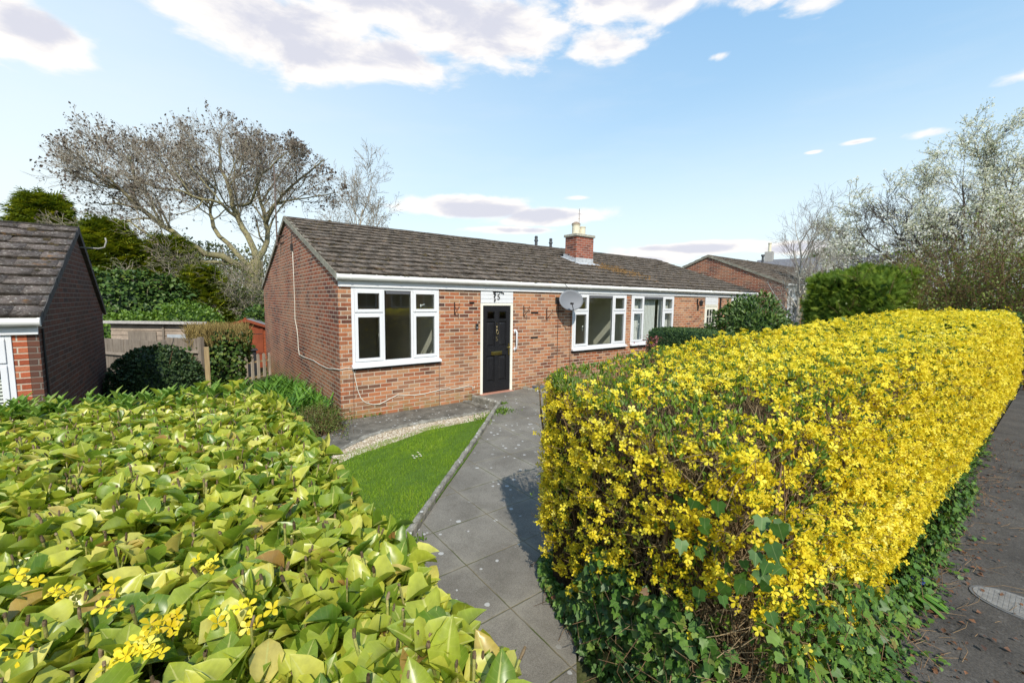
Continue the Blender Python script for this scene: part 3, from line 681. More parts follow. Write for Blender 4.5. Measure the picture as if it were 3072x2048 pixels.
handle(W1[0]+.515, 1.50); handle(W1[1]-.36, 2.04, True); handle(W2[0]+.46, 1.5); handle(W3[0]+.46, 1.5)
# interiors
it = MB(); zc = 2.42
cols = [x0_ for x0_ in (.102,)]
def lining(b, x0_, x1_, opens):
    e = [x0_]+[q for a in opens for q in (a[0], a[1])]+[x1_]
    for i in range(0, len(e), 2): b.box(e[i], e[i+1], .102, .22, .12, zc)
    for a in opens: b.box(a[0], a[1], .102, .22, .12, a[2]-.03)
lining(it, .102, x1H-.102, [(*W1, S1), (*DR, .15), (*W2, S2), (*W3, S2), (*D2, .15), (*W4, S1)])
for xp, yl in ((2.12, 4.2), (4.6, 4.2), (7.92, 4.2), (11.1, 4.2), (13.6, 4.2)): it.box(xp, xp+.10, .222, yl, .12, zc)
it.box(.222, x1H-.22, 4.202, 4.3, .12, zc); it.box(.102, .22, .222, 4.2, .12, zc); it.box(x1H-.22, x1H-.104, .222, 4.2, .12, zc)
it.box(.104, x1H-.104, .104, 9.1, zc+.002, zc+.06)
it.build('interior_wall', plaster, H)
MB().box(.104, x1H-.104, .104, 9.1, .0, .118).build('interior_floor', carpet, H)
sk = MB()
for xp in (2.12, 7.92): sk.box(xp-.014, xp-.001, .23, 4.19, .121, .24)
sk.box(.24, 7.9, 4.188, 4.2, .121, .24); sk.build('skirting', pvc, H)
# black door
def panel_door(root, a, b, z0, z1, M_, kind):
    fr = MB(); fr.box(a, a+.06, -.02, .06, z0-.02, z1); fr.box(b-.06, b, -.02, .06, z0-.02, z1); fr.box(a+.06, b-.06, -.02, .06, z1-.05, z1)
    d = MB(); A, B = a+.062, b-.062; C, D_ = z0+.012, z1-.052; W = B-A; y = .0
    xs_ = [A, A+.105, (A+B)/2-.05, (A+B)/2+.05, B-.105, B]
    if kind == 'panel':
        rows = [(C+.22, C+.80), (C+1.0, C+1.56), (D_-.30, D_-.12)]
        for i, (l, h) in enumerate(rows):
            for (p, q) in ((xs_[1], xs_[2]), (xs_[3], xs_[4])):
                if i < 2:
                    d.box(p, q, y+.022, y+.03, l, h)
                    v = [(p+.028, y+.0215, l+.028), (q-.028, y+.0215, l+.028), (q-.028, y+.0215, h-.028), (p+.028, y+.0215, h-.028), (p+.05, y+.006, l+.05), (q-.05, y+.006, l+.05), (q-.05, y+.006, h-.05), (p+.05, y+.006, h-.05)]
                    d.add(v, [(4, 5, 6, 7), (0, 1, 5, 4), (1, 2, 6, 5), (2, 3, 7, 6), (3, 0, 4, 7)])
        zs = [C]+[q for r_ in rows for q in r_]+[D_]
    for (p, q) in ((xs_[0], xs_[1]), (xs_[2], xs_[3]), (xs_[4], xs_[5])): d.box(p, q, y, y+.04, C, D_)
    for i in range(0, len(zs), 2):
        for (p, q) in ((xs_[1], xs_[2]), (xs_[3], xs_[4])): d.box(p, q, y+.0006, y+.0394, zs[i], zs[i+1])
    o = d.build('door', M_, root, bevel=.003)
    fr.build('door_frame', whitew, o, bevel=.003)
    l, h = rows[2]
    for (p, q) in ((xs_[1], xs_[2]), (xs_[3], xs_[4])):
        MB().box(p, q, y+.02, y+.026, l, h).build('door_pane', glass, o)
        bd = MB(); t = .014
        bd.box(p, p+t, y-.008, y+.018, l, h); bd.box(q-t, q, y-.008, y+.018, l, h); bd.box(p+t, q-t, y-.008, y+.018, l, l+t); bd.box(p+t, q-t, y-.008, y+.018, h-t, h); bd.build('glazing_bead', M_, o)
    return o, A, B, C, D_
dz1 = 2.10
door, A, B, C_, D_ = panel_door(H, *DR, .13, dz1, doorM, 'panel'); door['label'] = 'worn black panelled front door'
xm = (A+B)/2
lb = MB().box(xm-.145, xm+.145, -.012, .0, .955, 1.035); lb.build('letterbox', brass, door, bevel=.004)
MB().box(xm-.105, xm+.105, -.018, -.012, .975, 1.015).build('letterbox_flap', brass, door, bevel=.003)
kn = MB().lathe((xm, -.008, 1.51), [(.0, -.02), (.018, -.02), (.018, .02), (0, .02)], 10)
ring = [(xm+.03*math.sin(t), -.03, 1.50-.035+.04*math.cos(t)) for t in np.linspace(0, 2*math.pi, 14)]
kn.tube(ring, .007, 6); kn.box(xm-.015, xm+.015, -.02, 0, 1.54, 1.60); kn.box(xm-.011, xm+.011, -.025, 0, 1.40, 1.44); kn.build('door_knocker', oldbrass, door, smooth=True)
MB().lathe((xm, -.004, 1.655), [(.0, -.01), (.012, -.008), (.012, .008), (0, .01)], 10).build('spyhole', brass, door)
hd = MB().box(B-.05, B-.012, -.008, .0, .93, 1.20); hd.tube([(B-.03, -.005, 1.11), (B-.03, -.05, 1.11), (B-.13, -.055, 1.112)], .009, 8); hd.build('door_handle', brass, door)
def text_mesh(body, size, m_, parent, name, depth=.004, loc=(0, 0, 0), sx=1.0):
    c = bpy.data.curves.new(name, 'FONT'); c.body = body; c.size = size; c.extrude = depth; c.align_x = 'CENTER'; c.align_y = 'CENTER'
    t = bpy.data.objects.new('tmp', c); COL.objects.link(t); dg = bpy.context.evaluated_depsgraph_get(); me = bpy.data.meshes.new_from_object(t.evaluated_get(dg)); bpy.data.objects.remove(t)
    M_ = Matrix.Translation(loc) @ Matrix.Rotation(R(90), 4, 'X') @ Matrix.Diagonal((sx, 1, 1, 1)); me.transform(M_)
    me.materials.clear(); me.materials.append(m_); o = bpy.data.objects.new(name, me); COL.objects.link(o); o.parent = parent; return o
text_mesh('5', .14, oldbrass, door, 'house_number', .004, (xm, -.006, 1.31))
# white panel above the door with iron number
def head_panel(a, b, z):
    p = MB(); h = (ZF0-z-.012)/3
    for i in range(3): p.box(a+.002, b-.002, -.018-.002*(i % 2), .05, z+.01+i*h, z+.01+(i+1)*h-.006)
    p.box(a+.002, b-.002, -.008, .05, z+.004, ZF0-.004); return p.build('head_panel', pvc, H)
hp = head_panel(*DR, dz1)
text_mesh('5', .17, blackm, hp, 'house_number', .004, (3.375, -.03, 2.235))
vi = MB(); px_, pz_ = 3.27, 2.36
vi.tube([(px_, -.03, 2.36), (px_-.01, -.03, 2.30), (px_+.01, -.03, 2.24), (px_-.005, -.03, 2.18), (px_+.002, -.03, 2.14)], .006, 6); vi.tube([(px_-.03, -.03, 2.352), (px_+.1, -.03, 2.352), (px_+.22, -.03, 2.335), (px_+.24, -.03, 2.305)], .006, 6)
ivn = [(px_-.03, 2.35), (px_+.02, 2.345), (px_+.07, 2.355), (px_+.13, 2.345), (px_+.18, 2.34), (px_+.23, 2.32), (px_-.015, 2.31), (px_+.02, 2.29), (px_-.01, 2.245), (px_+.01, 2.185), (px_, 2.15)]
for (a, b) in ivn: vi.lathe((a, -.032, b), [(0, -.016), (.018, -.008), (.02, .006), (0, .018)], 6)
vi.build('iron_leaf_ornament', blackm, hp)
st = MB(); st.add([(2.9, -.12, .03), (3.80, -.12, .03), (3.80, -.12, .10), (2.9, -.12, .10), (2.9, .06, .03), (3.8, .06, .03), (3.8, .06, .128), (2.9, .06, .128)], [(0, 1, 2, 3), (3, 2, 6, 7), (4, 7, 6, 5), (0, 4, 5, 1), (0, 3, 7, 4), (1, 5, 6, 2)]); st.build('door_step', terra, H)
# neighbour's half: glazed cream door
dg_ = MB(); a, b = D2; dg_.box(a+.062, a+.17, .0, .04, .14, 2.05); dg_.box(b-.17, b-.062, .0, .04, .14, 2.05); dg_.box(a+.17, b-.17, .0, .04, .14, .95); dg_.box(a+.17, b-.17, .0, .04, 1.93, 2.05)
for i in (1, 2): xx = a+.17+(b-a-.34)*i/3; dg_.box(xx-.012, xx+.012, .004, .03, .95, 1.93)
for i in (1, 2, 3): zz = .95+.98*i/4; dg_.box(a+.17, b-.17, .005, .029, zz-.012, zz+.012)
d2 = dg_.build('door', whitew, H); d2['label'] = 'cream door with nine small glazed lights'
f2 = MB(); f2.box(a, a+.06, -.02, .06, .11, 2.1); f2.box(b-.06, b, -.02, .06, .11, 2.1); f2.box(a+.06, b-.06, -.02, .06, 2.05, 2.1); f2.build('door_frame', whitew, d2)
MB().box(a+.17, b-.17, .014, .02, .95, 1.93).build('door_pane', glass, d2); head_panel(a, b, 2.10)
# weep vents
for i, (a, b, z) in enumerate(((2.64, 2.76, 2.11), (4.33, 4.55, 1.89), (4.33, 4.55, 1.30))):
    v = MB(); v.box(a, b, -.012, .002, z-.018, z+.018); v.box(a+.01, b-.01, -.02, -.012, z+.004, z+.012); v.box(a+.01, b-.01, -.02, -.012, z-.012, z-.004); v.build('air_brick', dark, H)
# chimney
cx0, cx1, cy0, cy1 = 8.12, 8.93, 2.28, 2.80; ctz = 4.29
ch = MB().box(cx0, cx1, cy0, cy1, 3.2, ctz).build('chimney', brick_mat('chimney brick', 'auto', [(0, (.16, .055, .04)), (.35, (.29, .088, .055)), (.75, (.36, .12, .075)), (1, (.22, .08, .06))], mortar=(.44, .34, .29)), roofH)
cpb = MB().box(cx0-.045, cx1+.045, cy0-.045, cy1+.045, ctz, ctz+.085); cpb.build('chimney_cap', capM, ch, bevel=.012)
for (cx, cy, h, r_, cowl) in ((cx0+.22, 2.54, .33, .135, 1), (cx0+.53, 2.56, .29, .125, 0)):
    p = MB().lathe((cx, cy, ctz+.085), [(r_*.98, 0), (r_, .02), (r_*.97, .04), (r_*.95, h-.03), (r_*1.06, h-.025), (r_*1.06, h), (r_*.85, h), (r_*.85, h-.06)], 22); po = p.build('chimney_pot', potM, ch, smooth=False)
    if cowl: MB().lathe((cx, cy, ctz+.085+h), [(r_*1.1, 0), (r_*1.1, .02), (r_*.9, .05), (r_*.45, .085), (.02, .095)], 18).build('pot_cowl', simple('weathered cowl', (.30, .22, .16), .8, var=.4, vs=25), po, smooth=True)
mr = (AZ-ZF1-.045)/(AY+.1)
def rz(y): return ZF1+.045+(y+.1)*mr
fl = MB()
for (xa, xb, ya, yb) in ((cx0-.05, cx1+.05, cy0-.20, cy0-.003), (cx0-.13, cx0-.003, cy0-.12, cy1+.1), (cx1+.003, cx1+.13, cy0-.12, cy1+.1)):
    fl.add([(xa, ya, rz(ya)+.045), (xb, ya, rz(ya)+.045), (xb, yb, rz(yb)+.06), (xa, yb, rz(yb)+.06)], [(0, 1, 2, 3)])
fl.box(cx0-.006, cx1+.006, cy0-.006, cy0-.001, rz(cy0), rz(cy0)+.20)
fl.add([(cx1+.0, cy0-.20, rz(cy0-.2)+.05), (cx1+.34, cy0-.26, rz(cy0-.26)+.047), (cx1+.12, cy0-.04, rz(cy0-.04)+.055)], [(0, 1, 2)])
for i in range(6):
    y = cy0+i*.10; z = rz(y)
    for xx in (cx0-.007, cx1+.001): fl.box(xx, xx+.006, y, y+.096, z-.02, z+.19)
fl.build('flashing', lead, ch)
for i, (x, y, h) in enumerate(((8.46, 4.72, .46), (9.20, 4.72, .44))):
    MB().lathe((x, y, AZ-.1), [(.055, 0), (.055, h-.17), (.078, h-.165), (.078, h-.12), (.06, h-.10), (.05, h-.06), (.066, h-.055), (.066, h-.03), (.05, h-.025), (.062, h+.0), (.05, h+.03)], 14).build('flue_pipe', fluem, roofH)
# moss patch below the chimney
n_ = 900; xx = 9.5+rng.normal(size=n_)*.45; yy = 1.75+rng.normal(size=n_)*.35-(xx-9.5)*.5
smesh('moss_patch', scatter(LUMP, np.stack([xx, yy, rz(yy)+.035], -1), rdir(n_), np.array([0, -.3, 1.])+.2*rdir(n_), rng.uniform(.03, .07, n_)), simple('orange moss', (.16, .085, .02), .95, var=.5, vs=15), roofH)

# vertical blinds in the neighbour's window
vb = MB(); x = W3[0]+.06
while x < W3[1]-.06:
    if W3[0]+1.36 < x < W3[0]+1.52: x += .075; continue
    c, s_ = math.cos(R(9)), math.sin(R(9)); vb.add([(x, .17, S2+.06), (x+.085*c, .17+.085*s_, S2+.06), (x+.085*c, .17+.085*s_, 2.33), (x, .17, 2.33)], [(0, 1, 2, 3)]); x += .075
vbo = vb.build('vertical_blind', blindM); tag(vbo, 'white vertical blind drawn behind the window nearest the clipped green hedge', 'blind')
sol = vbo.modifiers.new('s', 'SOLIDIFY'); sol.thickness = .003
nb = MB()
for i in range(60): nb.box(W3[0]+.3+i*0, W3[0]+.3, 0, 0, 0, 0) if False else None

# fittings on the wall
for x, z, lb_ in ((2.285, 1.86, 'rusty hanging basket bracket left of the black door'), (4.11, 1.80, 'rusty hanging basket bracket right of the white grab rail'), (4.82, 1.72, 'rusty hanging basket bracket nearest the satellite dish')):
    b = MB(); b.box(x-.012, x+.012, -.008, 0, z, z+.26); b.tube([(x, -.006, z+.20), (x, -.20, z+.20), (x, -.225, z+.215), (x, -.215, z+.235), (x, -.195, z+.225)], .006, 6)
    b.tube([(x, -.008, z+.02), (x, -.10, z+.08), (x, -.19, z+.17), (x, -.215, z+.13)], .006, 6); b.tube([(x, -.01, z+.05), (x, -.05, z+.03), (x, -.02, z-.01)], .005, 6)
    o = b.build('basket_bracket', rust); tag(o, lb_, 'bracket', 'hanging basket brackets')
bl = base('doorbell_camera', (2.83, -.01, 1.6), 'small black video doorbell on the brick beside the door', 'doorbell')
MB().box(2.79, 2.86, -.028, 0, 1.545, 1.665).build('doorbell_body', blackm, bl, bevel=.012); MB().box(2.807, 2.843, -.031, -.028, 1.57, 1.595).build('doorbell_button', simple('button grey', (.35, .35, .36), .4), bl)
gr = base('grab_rail', (3.86, 0, 1.05), 'white curved grab rail fixed to the wall right of the door', 'grab rail')
MB().tube([(3.865, -.005, 1.06), (3.865, -.05, 1.06), (3.865, -.07, 1.08), (3.865, -.07, 1.45), (3.865, -.05, 1.475), (3.865, -.005, 1.475)], .0165, 12).build('rail', pvc, gr, smooth=True)
for z in (1.06, 1.475): MB().tube([(3.865, -.012, z), (3.865, .0, z)], .042, 16).build('mounting_plate', pvc, gr)
# satellite dish
dc = Vector((5.32, -.33, 2.19)); nd = Vector((-.38, -.88, .22)).normalized(); xd = Vector((0, 0, 1)).cross(nd).normalized()*-1; yd = nd.cross(xd).normalized(); yd = yd if yd.z > 0 else -yd
sd = base('satellite_dish', (5.36, -.01, 2.2), 'grey oval satellite dish bracketed beside the living room window', 'satellite dish')
b = MB(); nr, na = 7, 40; b.v.append(tuple(dc-nd*.05))
for i in range(1, nr+1):
    for k in range(na):
        a = 2*math.pi*k/na; r_ = i/nr; b.v.append(tuple(dc+xd*(.31*r_*math.cos(a))+yd*(.255*r_*math.sin(a))-nd*(.05*(1-r_*r_))))
for k in range(na): b.f.append((0, 1+k, 1+(k+1) % na))
for i in range(nr-1):
    for k in range(na): k2 = (k+1) % na; b.f.append((1+i*na+k, 1+(i+1)*na+k, 1+(i+1)*na+k2, 1+i*na+k2))
do = b.build('reflector', dishM, sd, smooth=True); so = do.modifiers.new('s', 'SOLIDIFY'); so.thickness = .006
tip = dc+nd*.20+xd*.07-yd*.13
MB().tube([dc-yd*.25-nd*.01, dc-yd*.26+nd*.10, tip], .009, 8).tube([tip+nd*.0, tip-nd*.035+yd*.015], .024, 10).box(tip.x-.03, tip.x+.03, tip.y-.03, tip.y+.03, tip.z-.02, tip.z+.02).build('feed_arm', blackm, sd)
MB().box(5.10, 5.22, -.015, 0, 2.10, 2.26).tube([(5.16, -.01, 2.18), (5.16, -.16, 2.18), tuple(dc-nd*.06)], .014, 8).box(5.14, 5.20, -.20, -.12, 2.14, 2.22).build('wall_bracket', blackm, sd)
tag(MB().tube([(5.20, -.012, 2.12), (5.195, -.010, 1.2), (5.20, -.01, .0)], .006, 6).build('dish_cable', galv), 'dark cable dropping straight from the dish bracket', 'cable')
tag(MB().tube([(5.655, -.010, ZF0-.01), (5.64, -.010, 1.2), (5.65, -.01, .0)], .006, 6).build('dish_cable', galv), 'dark cable running down just left of the living room window', 'cable')
tag(MB().tube([(5.28, -.15, 2.58), (5.36, -.16, 2.50), (5.45, -.20, 2.40)], .005, 6).build('dish_cable', galv), 'short dark lead from the gutter to the dish top', 'cable')
# white cable across gable and front
g = lambda a, b_: hit(1000+a/3.7325, 820+b_/3.7325, 1, -.008)
gy = lambda a, b_: hit(780+a/4.237, 900+b_/4.237, 0, -.008)
pts = [(-.008, 3.82, 3.30), (-.008, 3.80, 2.6), (-.008, 3.80, 2.0), gy(445, 240), gy(470, 370), gy(482, 490), gy(487, 600), gy(500, 695), gy(560, 725), gy(680, 765), gy(760, 820), gy(860, 868), gy(940, 873), (-.012, .02, .925), (.03, -.012, .925)]
pts += [g(70, 1075), g(150, 1060), g(205, 1062), g(232, 1105), g(250, 1200), g(275, 1310), g(310, 1400), g(360, 1445), g(440, 1466), g(520, 1462), g(600, 1420), g(720, 1358), g(900, 1362), g(1010, 1350), g(1200, 1300), g(1300, 1285)]
pts += [(2.2, -.008, .31), (2.62, -.008, .34), (2.70, -.02, .33), (2.71, -.02, .25), (2.74, -.02, .24), (2.76, -.02, .32)]
tag(MB().tube(pts[:15], .0075, 6).tube(pts[14:], .0075, 6).build('white_cable', wcable, smooth=True), 'loose white cable drooping across the gable and below the front window', 'cable')
tag(MB().box(-.05, -.001, 3.79, 3.86, 3.30, 3.46).tube([(-.02, 3.83, 3.45), (-.02, 3.86, 3.75)], .006, 6).build('junction_box', blackm), 'small dark junction box high on the brick gable', 'junction box')
# aerial on gable
ar = base('television_aerial', (-.12, 5.25, 3.6), 'rusty aerial mast with thin rods on the near gable', 'aerial')
mt = MB().tube([(-.12, 5.26, 3.55), (-.12, 5.24, 5.62)], .019, 8); mt.build('mast', galvp, ar)
br = MB()
for z in (3.62, 3.80): br.box(-.14, -.002, 5.24, 5.28, z-.015, z+.015); br.box(-.012, -.002, 4.9, 5.5, z-.012, z+.012)
br.build('wall_bracket', rust, ar)
an = MB(); an.tube([(-.75, 5.0, 5.50), (.35, 5.48, 5.50)], .010, 6)
for i in range(9):
    t = i/8; x, y = -.75+1.1*t, 5.0+.48*t; l = .14+.03*(i % 2); an.tube([(x+.4*l, y-l, 5.51), (x-.4*l, y+l, 5.51)], .005, 5)
an.build('rods', galvp, ar)
ar2 = base('television_aerial', (8.65, 2.75, 4.4), 'thin aerial rod rising behind the chimney pots', 'aerial'); MB().tube([(8.74, 2.79, 4.38), (8.74, 2.79, 5.32)], .008, 6).build('mast', galvp, ar2)
r2 = MB()
for z, l in ((5.25, .03), (5.15, .07), (4.98, .05)): r2.tube([(8.74-l, 2.79, z), (8.74+l, 2.79, z)], .004, 5)
r2.build('rods', galvp, ar2)
# wall lantern on neighbour side
wl = base('wall_lantern', (11.65, 0, 2.2), 'small black wall lantern on the brick before the cream door', 'wall lantern')
MB().box(11.62, 11.68, -.02, 0, 2.12, 2.30).tube([(11.65, -.01, 2.26), (11.65, -.10, 2.30), (11.65, -.14, 2.24)], .008, 6).build('lantern_arm', blackm, wl); MB().lathe((11.65, -.14, 2.05), [(.03, 0), (.055, .02), (.065, .14), (.075, .15), (.02, .20)], 8).build('lantern_body', blackm, wl)
tag(MB().tube([(13.18, -.03, ZF0), (13.18, -.03, 0)], .03, 10).build('drainpipe', blackm), 'thin dark drainpipe right of the cream door', 'drainpipe')
pt = base('plant_trough', (4.5, -.15, .03), 'small grey trough with straggly dead stems against the brick', 'plant trough')
tr = MB().box(4.33, 4.62, -.26, -.08, .03, .16); tr.build('trough', simple('slate blue plastic', (.12, .14, .16), .6), pt, bevel=.01)
q = [(np.array([(4.35+random.random()*.25, -.17, .15), (4.35+random.random()*.25, -.2+random.random()*.1, .21+random.random()*.08)]), np.array([.003, .001])) for _ in range(40)]
tmesh('dead_stems', q, stemT, pt)

# ------------------------------------------------------------------ neighbouring houses
LH = base('brick_bungalow', (-3.6, 0, -.7), 'lower bungalow on the left with lichened tiles and a dark shaded gable', 'bungalow')
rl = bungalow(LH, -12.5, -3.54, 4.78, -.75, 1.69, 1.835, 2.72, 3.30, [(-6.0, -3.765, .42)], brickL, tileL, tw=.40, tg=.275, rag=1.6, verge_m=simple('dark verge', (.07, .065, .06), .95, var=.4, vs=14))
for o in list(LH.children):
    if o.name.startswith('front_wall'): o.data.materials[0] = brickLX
window(LH, -6.0, -3.765, .42, 1.686, [(.8, 'o'), (1.5, 'f'), (.8, 'o')], tr=.72, handles=False)
MB().box(-12.3, -3.66, 2.3, 2.4, -.7, 1.6).build('interior_wall', plaster, LH)
bb = MB()
for i in range(26): z = .47+i*.044; bb.add([(-5.95, .075, z), (-3.82, .075, z), (-3.82, .10, z+.028), (-5.95, .10, z+.028)], [(0, 1, 2, 3)])
vb2 = tag(bb.build('venetian_blind', blindM), 'white slatted blind behind the window of the lower left bungalow', 'blind'); so = vb2.modifiers.new('s', 'SOLIDIFY'); so.thickness = .002
tag(MB().tube([(-3.525, .12, 1.75), (-3.525, .13, .3), (-3.525, .12, -.6)], .012, 6).build('black_cable', blackm), 'black cable clipped down the dark left gable near its corner', 'cable')
tag(MB().tube([(-3.55, 2.9, 3.0), (-3.30, 2.95, 3.0), (-3.22, 2.97, 3.03), (-3.19, 2.97, 3.14), (-3.2, 2.97, 3.2)], .012, 8).build('bent_pipe', simple('grey pipe', (.30, .29, .26), .6), smooth=True), 'small bent grey pipe sticking out of the left gable peak', 'pipe')

H2 = base('brick_bungalow', (19, 0, .4), 'smaller looking brick bungalow beyond the birch with white corner window', 'bungalow')
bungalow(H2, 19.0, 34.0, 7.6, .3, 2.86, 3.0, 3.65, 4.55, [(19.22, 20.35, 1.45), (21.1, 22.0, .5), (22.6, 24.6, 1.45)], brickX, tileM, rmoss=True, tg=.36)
window(H2, 19.22, 20.35, 1.45, 2.855, [(.8, 'o'), (1.2, 'o')], tr=.68, handles=False); window(H2, 22.6, 24.6, 1.45, 2.855, [(.8, 'o'), (1.5, 'f'), (.8, 'o')], tr=.68, handles=False)
MB().box(21.1, 22.0, .02, .08, .5, 2.855).build('door', whitew, H2)
MB().box(19.2, 33.8, 3.0, 3.1, .4, 2.8).build('interior_wall', plaster, H2)
def simple_house(label, c, w, d, hw, hr, rot, wall, roof, name='far_house', chim=None, win=True):
    """w along the ridge, d across"""
    Mx = Matrix.Translation((c[0], c[1], 0)) @ Matrix.Rotation(R(rot), 4, 'Z')
    root = base(name, (c[0], c[1], 0), label, 'house')
    def tf(b): b.v = [tuple(Mx @ Vector(q)) for q in b.v]; return b
    tf(MB().prism([(-d/2, -.6), (d/2, -.6), (d/2, hw), (0, hr-.1), (-d/2, hw)], 0, -w/2, w/2)).build('wall', wall, root)
    th = .10; sl = (hr-hw)/(d/2); e = .3
    ro = tf(MB().prism([(0, hr), (d/2+e, hw-sl*e), (d/2+e, hw-sl*e-th), (0, hr-th), (-d/2-e, hw-sl*e-th), (-d/2-e, hw-sl*e)], 0, -w/2-.2, w/2+.2)).build('roof', roof, root)
    if chim:
        tf(MB().box(chim-.35, chim+.35, -.3, .3, hr-.5, hr+.75)).build('chimney', wall, ro)
        p = MB().lathe((0, 0, 0), [(.15, 0), (.13, .7), (.17, .75), (.17, .85)], 12); p.v = [(a+chim, b_, z+hr+.75) for a, b_, z in p.v]; tf(p).build('chimney_pot', potM, ro)
    if win:
        for sx in (-1, 1):
            for k in range(int(w//2.6)):
                xa = -w/2+.9+k*2.6; b = MB().box(xa, xa+1.5, *sorted((sx*d/2, sx*(d/2+.03))), hw-1.45, hw-.3); wf = tf(b).build('window', pvc, root)
                b = MB()
                for q in (0, 1): b.box(xa+.08+q*.7, xa+.72+q*.7, *sorted((sx*(d/2+.028), sx*(d/2+.036))), hw-1.37, hw-.38)
                tf(b).build('pane', glass_dark, wf)
    return root
glass_dark, gn_, gb_ = mat('dark distant glass'); gb_.inputs['Base Color'].default_value = (.03, .035, .04, 1); gb_.inputs['Roughness'].default_value = .08
q = at(2012, 800, 42); simple_house('distant house with pale grey roof just above the right end of the main roof', (q[0], q[1]+1.0), 7, 5.5, 3.2, 5.6, 20, render_, slate)
q = at(2085, 812, 50); simple_house('distant dark slate roof peeping between the two brick bungalows', (q[0]+1, q[1]), 9, 6, 4.0, 5.75, 25, render_, simple('dark slates', (.06, .065, .08), .7))
q = at(2590, 800, 36); simple_house('grey roofed house with cream chimney pot behind the blossom tree', (q[0], q[1]+2), 12, 8, 3.8, 6.4, 100, render_, slate, chim=5.2)
simple_house('low dark brick row across the street, seen mirrored in the front window', (6, -27), 46, 8, 3.0, 5.4, 0, brick_mat('street brick', 'auto', ST), tileM, name='street_house')
tag(MB().lathe((25.5, 3.75, 4.42), [(.06, 0), (.06, .55), (.1, .56), (.1, .66)], 10).build('vent_pipe', fluem), 'dark vent pipe standing on the bungalow ridge beyond the birch', 'vent pipe')

# ------------------------------------------------------------------ sheds and fences behind
def P3(u, v, d): return at(u, v, d)
def boards(b, p0, p1, z0, z1, bh, th=.018, gap=.004):     # horizontal lapped boards between two ground points
    p0, p1 = np.array(p0[:2]), np.array(p1[:2]); t = (p1-p0)/np.linalg.norm(p1-p0); n_ = np.array([t[1], -t[0]]); z = z0
    while z < z1-.01:
        zz = min(z+bh, z1); a = p0+n_*.022; c = p1+n_*.022; a2 = p0+n_*.006; c2 = p1+n_*.006; i0 = p0-n_*th; i1 = p1-n_*th
        b.add([(*a, z), (*c, z), (*c2, zz-gap), (*a2, zz-gap), (*i0, z), (*i1, z), (*i1, zz-gap), (*i0, zz-gap)], [(0, 1, 2, 3), (3, 2, 6, 7), (4, 7, 6, 5), (0, 4, 5, 1), (0, 3, 7, 4), (1, 5, 6, 2)]); z = zz
    return b
# red shed (gable end faces the camera side)
gs = -.62
sh = base('garden_shed', (-.6, 11, gs), 'red stained garden shed with a grey felt roof behind the picket fence', 'shed')
A0 = at(740, 960, 15.4); tdir = np.array([.93, -.36]); tdir /= np.linalg.norm(tdir); nd2 = np.array([tdir[1], -tdir[0]])   # facing the camera
cx, cy = A0[:2]; hwid = 1.12; zE, zA = 1.0, 1.36
L0 = np.array([cx, cy])-tdir*hwid; R0 = np.array([cx, cy])+tdir*hwid; back = -nd2*2.2
b = boards(MB(), L0, R0, gs, zE-.02, .13)
b.build('front_boards', redwood, sh)
tri = MB().add([(*(L0+nd2*.005), zE-.03), (*(R0+nd2*.005), zE-.03), (*(np.array([cx, cy])+nd2*.005), zA-.03)], [(0, 1, 2)]); tri.build('gable_boards', redwoodV, sh)
b = boards(MB(), L0+back, L0, gs, zE-.02, .13); boards(b, R0, R0+back, gs, zE-.02, .13); boards(b, R0+back, L0+back, gs, zE-.02, .13); b.build('side_boards', redwood, sh)
C0 = np.array([cx, cy]); rf = MB()
for e, sg in ((L0-tdir*.12, -1), (R0+tdir*.12, 1)):
    f0, f1 = C0+nd2*.12, C0+back-nd2*.12; e0, e1 = e+nd2*.12, e+back-nd2*.12; ze = zE-.05
    rf.add([(*f0, zA+.03), (*e0, ze), (*e1, ze), (*f1, zA+.03), (*f0, zA), (*e0, ze-.03), (*e1, ze-.03), (*f1, zA)], [(0, 1, 2, 3), (7, 6, 5, 4), (0, 4, 5, 1), (1, 5, 6, 2), (2, 6, 7, 3)])
rf.build('roof', felt, sh)
bg = MB()
for e in (L0-tdir*.14, R0+tdir*.14):
    a, c = C0+nd2*.135, e+nd2*.135; a2, c2 = a+nd2*.02, c+nd2*.02
    bg.add([(*a, zA+.035), (*c, zE-.055), (*c, zE-.155), (*a, zA-.065), (*a2, zA+.035), (*c2, zE-.055), (*c2, zE-.155), (*a2, zA-.065)], [(0, 1, 2, 3), (7, 6, 5, 4), (0, 4, 5, 1), (1, 5, 6, 2), (2, 6, 7, 3), (3, 7, 4, 0)])
bg.build('barge_board', redwoodV, sh)
def qbox(b, c, t, n_, w0, w1, d0, d1, z0, z1):
    vs = []
    for z in (z0, z1):
        for d in (d0, d1):
            for w_ in (w0, w1): p = c+t*w_+n_*d; vs.append((p[0], p[1], z))
    return b.add(vs, [(0, 2, 3, 1), (4, 5, 7, 6), (0, 1, 5, 4), (2, 6, 7, 3), (0, 4, 6, 2), (1, 3, 7, 5)])
dd = qbox(MB(), C0, tdir, nd2, -.30, .52, .03, .05, gs, zE+.02); ddo = dd.build('shed_door', redwoodV, sh)
b = MB()
for z in (zE-.18, .1): qbox(b, C0, tdir, nd2, .18, .50, .051, .058, z, z+.02)
b.build('hinge', blackm, ddo)
qbox(MB(), C0, tdir, nd2, -.04, .04, .156, .17, zA-.10, zA+.07).build('finial', redwoodV, sh)
